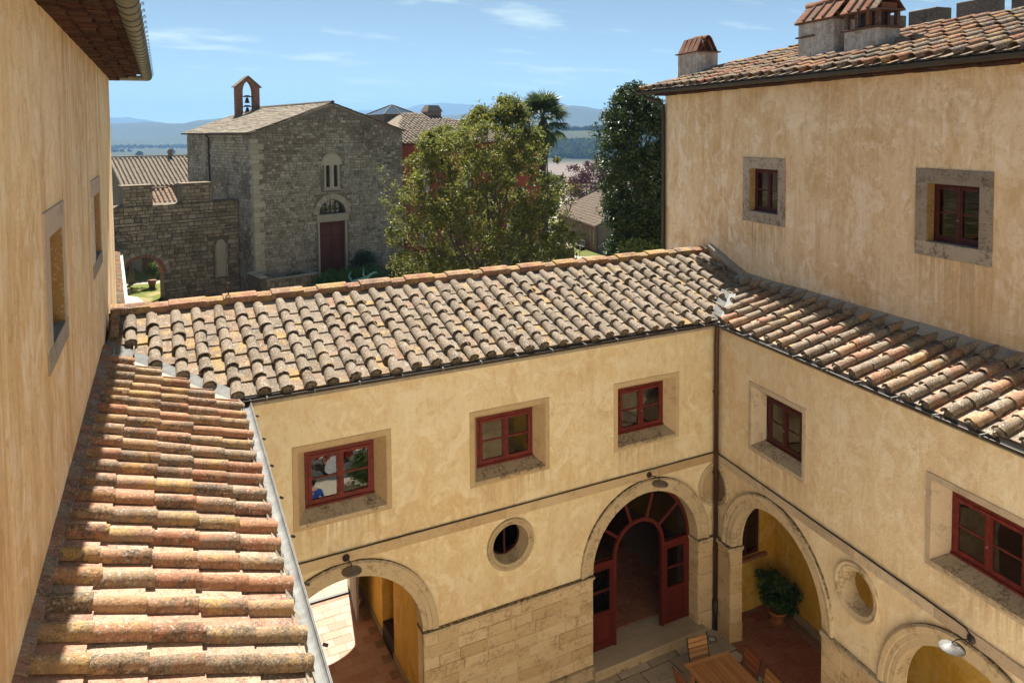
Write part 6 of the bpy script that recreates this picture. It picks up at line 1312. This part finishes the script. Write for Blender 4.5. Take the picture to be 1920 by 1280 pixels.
# ------------------------------------------------------------------ terrace in front of the chapel
struct(MB().box(-0.6, 26, -2.4, 0.1, -0.5, 0.62).build('terrace', 'gatest', loc=(6.997, 38.008, 0), rot=(0, 0, R(12))))
pwll = thing('parapet_wall', 'low stone parapet with pale coping before the chapel door', 'wall', (6.997, 38.008, 0), R(12))
MB().box(-0.2, 3.2, -2.3, -1.95, -0.4, 1.30).box(-0.55, -0.2, -2.3, 0.0, -0.4, 1.5).build('wall', 'cmort', pwll)
ps = [MB()]; Mf = Matrix.Translation((0, -2.3, 0)); masonry(ps, -0.2, 3.2, -0.4, 1.28, lambda *_: 0, 0.14, 0.26, 0.2, 0.5, 0.05, M=Mf); stonepart(ps[0], 'wall_stones', 'gatest', pwll)
for i in range(6): MB().cbox(-0.25 + i * 0.58, 0.32 + i * 0.58, -2.38, -1.88, 1.30, 1.38 + jit(0.015), 0.02).build('coping_stone', 'cream', pwll)
for i in range(4): MB().cbox(-0.62, -0.12, -2.35 + i * 0.58, -1.79 + i * 0.58, 1.5, 1.58 + jit(0.015), 0.02).build('coping_stone', 'cream', pwll)
def bush(name, label, loc, cs, rs, n, mat, size, cat='bush', asp=0.55, stem=0.5, group=None):
    t = thing(name, label, cat, loc, 0, group)
    if stem:
        s_ = MB()
        for c in cs[:5]: s_.tube([(0, 0, 0), (c[0] * 0.5, c[1] * 0.5, c[2] * 0.6), (c[0] * 0.9, c[1] * 0.9, c[2])], [0.05 * stem, 0.04 * stem, 0.02 * stem], 6)
        s_.build('stems', 'bark', t)
    leaves_obj('foliage', mat, t, clumps(cs, rs, n, 0.9, 0.25), size, asp); return t
P_ = lambda u, d, z: tuple(Vector(c_of(u, d)) + Vector((0, 0, z)))
bush('round_bush', 'dark rounded bush to the right of the chapel door', P_(7.0, -1.2, 0.6), [(0, 0, 0.8), (0.45, 0, 0.7), (-0.45, 0, 0.7), (0, 0, 1.3), (0.3, -0.2, 1.1), (-0.3, -0.2, 1.15)], [0.6] * 6, [700] * 6, 'lfEver', 0.10)
bush('small_bush', 'low dark bush behind the parapet left of the chapel door', P_(2.3, -0.9, 0.6), [(0, 0, 0.4), (0.4, 0, 0.35), (-0.4, 0, 0.35)], [0.45] * 3, [350] * 3, 'lfEver', 0.10)
bush('hedge', 'bright green hedge below the chapel door', P_(4.9, -3.6, 0.0), [(-2.0 + i * 0.55, jit(0.3), 0.8 + jit(0.15)) for i in range(8)] + [(-1.8 + i * 0.55, jit(0.3), 1.25 + jit(0.1)) for i in range(7)], [0.62] * 15, [420] * 15, 'lfHedge', 0.13, cat='hedge')
bush('hedge', 'dark tangled shrubs between the hedge and the large tree', P_(10.2, -3.2, 0.0), [(-2.2 + i * 0.6, jit(0.4), 0.7 + jit(0.3)) for i in range(9)], [0.7] * 9, [380] * 9, 'lfGreen', 0.14, cat='hedge')
# verdigris sculpture
sc_ = thing('sculpture', 'verdigris green leaping metal sculpture standing before the hedge', 'sculpture', P_(4.3, -6.0, 0.0))
MB().tube([(0, 0, 0), (0, 0, 0.9)], 0.05, 8).build('post', 'verd', sc_)
MB().tube([(-0.75, 0, 1.0), (-0.6, 0, 1.25), (-0.15, 0, 1.32), (0.3, 0, 1.38), (0.6, 0, 1.62), (0.85, 0, 1.72), (1.0, 0, 1.66)], [0.03, 0.09, 0.13, 0.12, 0.07, 0.08, 0.03], 10).build('body', 'verd', sc_, smooth=True)
for pth in ([(-0.55, 0, 1.25), (-0.75, 0.1, 1.6), (-0.6, 0.1, 1.9)], [(0.25, 0, 1.35), (0.1, -0.1, 1.7), (0.15, -0.1, 2.0)], [(-0.3, 0, 1.3), (-0.5, 0, 0.9), (-0.8, 0, 0.8)], [(0.3, 0, 1.35), (0.55, 0, 1.05), (0.5, 0, 0.75)]): MB().tube(pth, [0.06, 0.045, 0.025], 8).build('limb', 'verd', sc_, smooth=True)

# ------------------------------------------------------------------ red house behind the tree
rh = thing('red_house', 'red plastered house with tiled hip roof behind the large tree', 'house', c_of(11.15, 1.2), R(12))
RW = ((2.0, 3.0, 1.6, 3.4), (6.0, 7.0, 1.6, 3.4), (10.5, 11.5, 1.6, 3.4), (2.0, 3.0, 5.8, 7.6), (6.0, 7.0, 5.8, 7.6), (10.5, 11.5, 5.8, 7.6))
MB().slab([rectl(0, 14.9, -1.5, 9.55)] + [rectl(*w) for w in RW], 0, 0.4).build('wall', 'redwall', rh)
MB().box(14.5, 14.9, 0.41, 11, -1.5, 9.55).box(0, 0.4, 0.41, 11, -1.5, 9.55).build('side_walls', 'redwall', rh)
MB().box(0.5, 14.4, 1.5, 1.6, -1, 9.4).build('dark_interior', 'dark', rh)
for w in RW: casement(rh, (w[0] + w[1]) / 2, w[2], w[3], 0.5, 0.15, 'whitep', 'glass')
rv = [(-0.4, -0.5, 9.55), (15.4, -0.5, 9.55), (4.6, 6.2, 12.0), (5.4, 6.2, 12.0), (15.4, 12, 9.55), (-0.4, 12, 9.55)]
rr = MB().add(rv, [(0, 1, 3, 2), (1, 4, 3), (4, 5, 2, 3), (5, 0, 2)]).build('roof', 'tileM', rh)
mb = MB(); cv = cover_mesh(0.46, 0.12, 0.10); sl = (12.0 - 9.55) / 6.7; a = math.atan(sl)
for i in range(46):
    for j in range(17):
        x = -0.3 + i * 0.345; y = -0.5 + j * 0.40 * math.cos(a)
        if y > 6.1 or x < -0.4 + (y + 0.5) * 5.0 / 6.7 or x > 15.4 - (y + 0.5) * 10.0 / 6.7: continue
        mb.add([cv[0][q] for q in range(36)], [f_ for f_ in cv[1] if max(f_) < 36], Matrix.Translation((x + jit(0.02), y, 9.55 + (y + 0.5) * sl + 0.03 + jit(0.012))) @ Matrix.Rotation(a - 0.03, 4, 'X') @ Matrix.Rotation(jit(0.04), 4, 'Z'), tint=random.random())
tag(mb.build('cover_tiles', 'tileM', rr, smooth=True, recalc=False), kind='stuff')
MB().channel([(-0.5, -0.62, 9.5), (15.5, -0.62, 9.5)], 0.08).build('gutter', 'gutter', rh)
MB().tube([(15.3, -0.5, 9.45), (15.25, -0.3, 9.2), (15.0, -0.08, 9.0), (15.0, -0.08, -1)], 0.055, 8).build('downpipe', 'gutter', rh)
# pyramid skylight on its roof, stone chimney
tu = MB().box(3.0, 6.2, 7.0, 10.0, 10.0, 11.9).build('turret', 'brick', rh)
MB().add([(2.9, 6.9, 11.9), (6.3, 6.9, 11.9), (6.3, 10.1, 11.9), (2.9, 10.1, 11.9), (4.6, 8.5, 12.75)], [(0, 1, 4), (1, 2, 4), (2, 3, 4), (3, 0, 4)]).build('skylight', glassmat('skylight_glass', (0.5, 0.62, 0.7), 0.45), tu)
for (p, q) in (((2.9, 6.9, 11.92), (4.6, 8.5, 12.77)), ((6.3, 6.9, 11.92), (4.6, 8.5, 12.77)), ((2.9, 10.1, 11.92), (4.6, 8.5, 12.77)), ((6.3, 10.1, 11.92), (4.6, 8.5, 12.77)), ((2.9, 6.9, 11.92), (6.3, 6.9, 11.92)), ((4.6, 6.9, 11.92), (4.6, 8.5, 12.77))): MB().tube([p, q], 0.045, 6).build('skylight_bar', 'zinc', tu)
cc = MB().cbox(6.2, 7.55, 5.2, 6.2, 10.8, 12.1, 0.02).build('chimney', 'brick', rh)
MB().add([(6.1, 5.1, 12.1), (7.65, 5.1, 12.1), (7.65, 6.3, 12.1), (6.1, 6.3, 12.1), (6.4, 5.4, 12.65), (7.4, 5.4, 12.65), (7.4, 6.0, 12.65), (6.4, 6.0, 12.65)], [(0, 1, 5, 4), (1, 2, 6, 5), (2, 3, 7, 6), (3, 0, 4, 7), (4, 5, 6, 7)]).build('chimney_cap', 'brick', cc)

# ------------------------------------------------------------------ trees
def limb(mb, p, d, L, r, depth, tips, spread=0.6, up=0.15):
    n = 4; pts = [Vector(p)]; dd_ = Vector(d).normalized()
    for i in range(n):
        dd_ = (dd_ + Vector((jit(0.25), jit(0.25), up + jit(0.15)))).normalized(); pts.append(pts[-1] + dd_ * (L / n))
    mb.tube(pts, [r * (1 - 0.55 * i / n) for i in range(n + 1)], 6 if depth else 8)
    tips += [tuple(q) for q in pts[2:]]
    if depth > 0:
        for k in range(3 if depth > 1 else 3):
            q = pts[random.choice((2, 3, 4))]; nd = (dd_ + Vector((jit(1), jit(1), jit(0.6))) * spread).normalized()
            limb(mb, q, nd, L * random.uniform(0.55, 0.8), r * 0.45, depth - 1, tips, spread, up)
def big_tree():
    t = thing('large_tree', 'large loose olive-green tree standing before the red house', 'tree', (16.9, 24.7, 0.1))
    mb = MB(); tips = []
    mb.tube([(0, 0, -0.3), (0.05, 0, 1.2), (-0.1, 0.1, 2.6)], [0.26, 0.21, 0.18], 10)
    for i in range(9):
        a = i * 0.72 + jit(0.2); limb(mb, (-0.1, 0.1, 1.6 + 0.15 * i), (math.cos(a), math.sin(a), random.uniform(0.35, 1.1)), random.uniform(3.0, 4.4), 0.10, 2, tips, 0.75, 0.10)
    limb(mb, (-0.1, 0.1, 2.6), (0.12, 0, 1), 4.4, 0.15, 2, tips, 0.45, 0.2); limb(mb, (-0.1, 0.1, 2.6), (-0.5, 0.2, 1), 3.8, 0.13, 2, tips, 0.5, 0.2); limb(mb, (-0.1, 0.1, 2.6), (0.6, -0.3, 0.9), 3.8, 0.13, 2, tips, 0.5, 0.2)
    mb.build('trunk', 'bark', t, smooth=True, recalc=False)
    cs, rs, ns = [], [], []
    # crown outline seen across: wide skirt, shoulder, peak on the right of centre
    for i in range(1700):
        z = random.uniform(0.9, 12.0); w = float(np.interp(z, [0.9, 2.5, 4.6, 7, 8.9, 10, 10.5, 11.0, 12.0], [4.3, 5.2, 5.3, 4.7, 4.2, 3.4, 2.6, 1.6, 0.7])); cx = float(np.interp(z, [0, 5, 8.9, 10.2, 11, 12], [0.1, 0.1, -0.2, -0.1, 1.0, 1.2]))
        a = random.uniform(0, 6.283); q = math.sqrt(random.uniform(0.12, 1.0)) * w
        p = (cx + q * math.cos(a) * rgt.x + q * math.sin(a) * fwd0.x * 0.85, q * math.cos(a) * rgt.y + q * math.sin(a) * fwd0.y * 0.85, z)
        if noise.noise(Vector(p) * 0.75) < -0.14 + 0.1 * (q / w): continue
        cs.append(p); rs.append(random.uniform(0.28, 0.66)); ns.append(int(random.uniform(40, 95)))
    for q in tips: cs.append(q); rs.append(0.4); ns.append(14)
    leaves_obj('crown', 'lfTree', t, clumps(cs, rs, ns, 0.85, 0.1), 0.155, 0.6, 0.2, droop=0.5)
big_tree()
def evergreen():
    t = thing('evergreen_tree', 'tall dense dark evergreen beside the corner of the upper house', 'tree', (18.1, 12.7, 0.0))
    mb = MB(); mb.tube([(0, 0, -0.2), (0.1, 0, 5), (0, 0.1, 11)], [0.28, 0.2, 0.06], 8)
    for i in range(14): limb(mb, (0, 0, 3 + i * 0.48), (math.cos(i * 2.4), math.sin(i * 2.4), 0.9), 1.2, 0.05, 1, [], 0.6, 0.2)
    mb.build('trunk', 'bark', t, smooth=True, recalc=False); cs, rs, ns = [], [], []
    for i in range(760):
        z = random.uniform(2.0, 12.1); w = float(np.interp(z, [2, 4.5, 6, 8, 10, 11.2, 12.1], [1.65, 1.6, 1.2, 1.45, 1.6, 1.2, 0.35])) * (1 + 0.16 * noise.noise(Vector((z * 1.1, 0, 2)))); a = random.uniform(0, 6.283); q = math.sqrt(random.uniform(0.02, 1.0)) * w
        p = (q * math.cos(a), q * math.sin(a), z)
        if noise.noise(Vector(p) * 0.9) < -0.38: continue
        cs.append(p); rs.append(random.uniform(0.25, 0.5)); ns.append(110)
    leaves_obj('crown', 'lfEver', t, clumps(cs, rs, ns, 1.1, 0.1), 0.13, 0.55, 0.1)
evergreen()
bush('laurel_bush', 'lighter green laurel bush at the foot of the tall evergreen', (17.3, 11.0, 0.0), [(jit(0.9), jit(0.6), random.uniform(2.0, 6.3)) for _ in range(46)], [0.55] * 46, [150] * 46, 'lfGreen', 0.12, stem=1.0)
# fan palm
pa = thing('fan_palm', 'fan palm with shaggy trunk rising behind the large tree', 'palm', (22.3, 27.6, 0.0))
MB().tube([(0, 0, -0.2), (0.05, 0, 4), (0, 0.05, 8), (0, 0, 10.0), (0, 0, 10.6), (0, 0, 11.2)], [0.2, 0.17, 0.18, 0.32, 0.36, 0.12], 10).build('trunk', 'palmbark', pa, smooth=True)
def fan_mesh(q):
    v, f = [], []; n = 24; v.append((0, 0, 0))
    mbf = MB(); mbf.tube([(0, 0, 0), (0, 0.35, 0.03), (0, 0.7, 0.0)], [0.02, 0.014, 0.012], 5)
    for i in range(n):
        a = R(-115 + 230 * i / (n - 1)); L = (0.62 + 0.12 * math.cos(a)) * random.uniform(0.9, 1.1); w = 0.035
        c, s = math.sin(a), math.cos(a); dr = -0.22 * random.uniform(0.6, 1.5)
        mbf.add([(0, 0.7, 0), (c * L * 0.55 - s * w, 0.7 + s * L * 0.55 + c * w, 0.01), (c * L * 0.55 + s * w, 0.7 + s * L * 0.55 - c * w, 0.03), (c * L, 0.7 + s * L, dr)], [(0, 1, 2), (1, 3, 2)], tint=random.random())
    me = mbf.mesh('frond', tint=True, recalc=False); me.materials.append(MAT['lfPalm']); return me
fans = [fan_mesh(q) for q in range(4)]
for i in range(54):
    el = R(random.uniform(-60, 75)) if i > 8 else R(random.uniform(60, 85)); az = i * 2.399
    inst('frond', fans[i % 4], pa, (0, 0, 10.85 + 0.35 * math.sin(el)), (el, jit(0.25), az), (1.3, 1.3, 1.3) if el > -0.5 else (1.05, 1.05, 1.05))
dd__ = MB()
for i in range(60):
    a = random.uniform(0, 6.28); dd__.tube([(0.2 * math.cos(a), 0.2 * math.sin(a), 10.7), (0.45 * math.cos(a), 0.45 * math.sin(a), 10.2), (0.42 * math.cos(a), 0.42 * math.sin(a), random.uniform(9.0, 9.8))], [0.015, 0.02, 0.006], 4)
dd__.build('dead_skirt', 'palmbark', pa)

# ------------------------------------------------------------------ stone cottage below
hs, hr = farm('stone_cottage', 'low stone cottage with grey tiled roof below the evergreen', (40.8, 56.8, 0), math.atan2(-0.972, -0.235), 12.0, 9.4, 1.72, 3.75, -2.2, 'gatest', 'tileM', 0.33, over=0.35)
hw_ = MB().box(10.2, 10.95, -0.03, 0.02, -0.1, 1.1).build('window', 'iron', hs); MB().box(10.1, 10.2, -0.05, 0.02, -0.15, 1.15).box(10.95, 11.05, -0.05, 0.02, -0.15, 1.15).build('window_jamb', 'cream', hs)
MB().box(7.4, 8.3, -0.03, 0.02, -1.1, 1.0).build('door', 'iron', hs)
MB().box(12.0, 12.03, 2.2, 2.9, -0.3, 0.5).build('gable_window', 'iron', hs)
MB().tube([(12.08, -0.08, 1.6), (12.08, -0.08, -1.2)], 0.07, 6).build('downpipe', 'gutter', hs)
chm = MB().cbox(7.2, 7.85, 4.8, 5.4, 3.2, 4.7, 0.02).build('chimney', 'whitep', hs)
for (x, y) in ((7.26, 4.86), (7.79, 4.86), (7.26, 5.34), (7.79, 5.34)): MB().box(x - 0.06, x + 0.06, y - 0.06, y + 0.06, 4.7, 5.0).build('chimney_post', 'brick', chm)
MB().cbox(7.1, 7.95, 4.7, 5.5, 5.0, 5.08, 0.01).build('chimney_cap', 'brick', chm)
bn = thing('garden_bench', 'dark bench against the cottage wall', 'bench', (38.3, 48.1, -1.05), math.atan2(-0.972, -0.235))
MB().box(-0.8, 0.8, -0.5, -0.1, 0.4, 0.46).build('seat', 'iron', bn); MB().box(-0.8, 0.8, -0.1, -0.04, 0.5, 0.95).build('backrest', 'iron', bn)
for x in (-0.75, 0.7): MB().box(x, x + 0.06, -0.48, -0.08, 0, 0.4).build('leg', 'iron', bn)
def crown_tree(name, label, loc, H, W, mat, size, n=60, per=110, trunk=0.2, cat='tree', group=None, low=0.25, sq=1.0):
    t = thing(name, label, cat, loc, 0, group); cs, rs, ns = [], [], []
    MB().tube([(0, 0, -0.5), (0, 0, H * 0.35), (0.1, 0, H * 0.7)], [trunk, trunk * 0.8, trunk * 0.3], 7).build('trunk', 'bark', t, smooth=True)
    for i in range(n):
        z = random.uniform(low, 0.98); w = W / 2 * math.sin(math.pi * min(1, (z - low * 0.7) / (1.05 - low * 0.7))) ** 0.6; a = random.uniform(0, 6.28); q = math.sqrt(random.random()) * w
        cs.append((q * math.cos(a), q * math.sin(a), z * H)); rs.append(W * random.uniform(0.10, 0.19)); ns.append(per)
    leaves_obj('crown', mat, t, clumps(cs, rs, ns, 0.9, 0.1), size, 0.6); return t
crown_tree('plum_tree', 'dark purple-leaved plum tree behind the cottage roof', (49.0, 64.0, -2.0), 8.6, 6.6, 'lfPlum', 0.22, 70, 120)
crown_tree('garden_tree', 'mid green tree left of the purple plum tree', (45.0, 68.0, -2.0), 8.2, 5.4, 'lfGreen', 0.24)
crown_tree('garden_tree', 'blue-green tree close behind the red house corner', (44.0, 76.0, -2.2), 8.6, 5.0, 'lfEver', 0.24)
crown_tree('garden_tree', 'bright yellow-green tree beside the white cottage chimney', (49.8, 58.5, -2.0), 6.0, 3.2, 'lfTree', 0.2, 40, 100)
crown_tree('cypress_tree', 'small dark cypress beyond the cottage chimney', (64.0, 84.0, -3.5), 6.0, 1.2, 'lfEver', 0.2, 30, 60)
crown_tree('garden_tree', 'low dark trees right of the cottage chimney', (58.5, 77.0, -3.0), 5.2, 4.6, 'lfEver', 0.24, 40, 90)
# far woods and lone trees on the fields
wv = [];
for i in range(9000):
    hd = random.uniform(24, 40); r = random.gauss(1450, 260)
    if r < 1040 or r > 2000: continue
    x, y = r * math.sin(R(hd)), r * math.cos(R(hd))
    if noise.noise(Vector((x * 0.0045, y * 0.0045, 1))) < -0.28: continue
    z = terrain(r, hd); wv.append((CAM.x + x, CAM.y + y, z, random.uniform(6, 12)))
for i in range(2600):
    hd = random.uniform(-10, 20); r = random.uniform(2350, 2900); x, y = r * math.sin(R(hd)), r * math.cos(R(hd))
    if noise.noise(Vector((x * 0.003, y * 0.003, 4))) > -0.05: wv.append((CAM.x + x, CAM.y + y, terrain(r, hd), random.uniform(5, 10)))
mbw = MB()
for (x, y, z, h) in wv:
    w = h * random.uniform(0.4, 0.7); v = []; n = 6
    for (t, k) in ((0.05, 0.5), (0.35, 1.0), (0.7, 0.75)):
        for q in range(n): a = q * 1.047 + jit(0.4); v.append((x + w * k * math.cos(a) * random.uniform(0.8, 1.2), y + w * k * math.sin(a) * random.uniform(0.8, 1.2), z + h * (t + jit(0.05))))
    v.append((x + jit(0.5), y, z + h)); f = []
    for l in (0, 1):
        for q in range(n): f.append((l * n + q, l * n + (q + 1) % n, (l + 1) * n + (q + 1) % n, (l + 1) * n + q))
    for q in range(n): f.append((2 * n + q, 2 * n + (q + 1) % n, 3 * n))
    mbw.add(v, f, tint=random.random())
tag(mbw.build('far_woods', 'lfFar', None, tint=True, recalc=False), 'blue-hazed woods covering the far hills', 'woods', kind='stuff')
for i, (hd, r, lab) in enumerate(((0.6, 1350, 'lone dark tree on the brown fields, left one of a pair'), (2.6, 1500, 'lone dark tree on the brown fields, nearer the chapel'))):
    o = crown_tree('field_tree', lab, (CAM.x + r * math.sin(R(hd)), CAM.y + r * math.cos(R(hd)), terrain(r, hd)), 17, 12, 'lfFar', 2.2, 40, 30, 0.6)
struct(MB().add([(CAM.x + r * math.sin(R(h)), CAM.y + r * math.cos(R(h)), terrain(r, h) + 0.6) for (r, h) in ((760, 36.5), (900, 33.2), (912, 33.2), (775, 36.5))], [(0, 1, 2, 3)]).build('road', 'cream'))

# ------------------------------------------------------------------ air
hz = bpy.data.materials.new('haze'); hz.use_nodes = True
for n_ in list(hz.node_tree.nodes):
    if n_.type != 'OUTPUT_MATERIAL': hz.node_tree.nodes.remove(n_)
pv_ = hz.node_tree.nodes.new('ShaderNodeVolumePrincipled'); pv_.inputs['Color'].default_value = (0.30, 0.57, 1.0, 1); pv_.inputs['Density'].default_value = 1.6e-4; pv_.inputs['Anisotropy'].default_value = 0.0
hz.node_tree.links.new(pv_.outputs[0], hz.node_tree.nodes['Material Output'].inputs['Volume'])
hb_ = MB().box(-11500, 11500, -11500, 11500, -75, 420).build('haze', hz); hb_['kind'] = 'stuff'; hb_['label'] = 'pale blue summer haze over the hills'; hb_['category'] = 'haze'
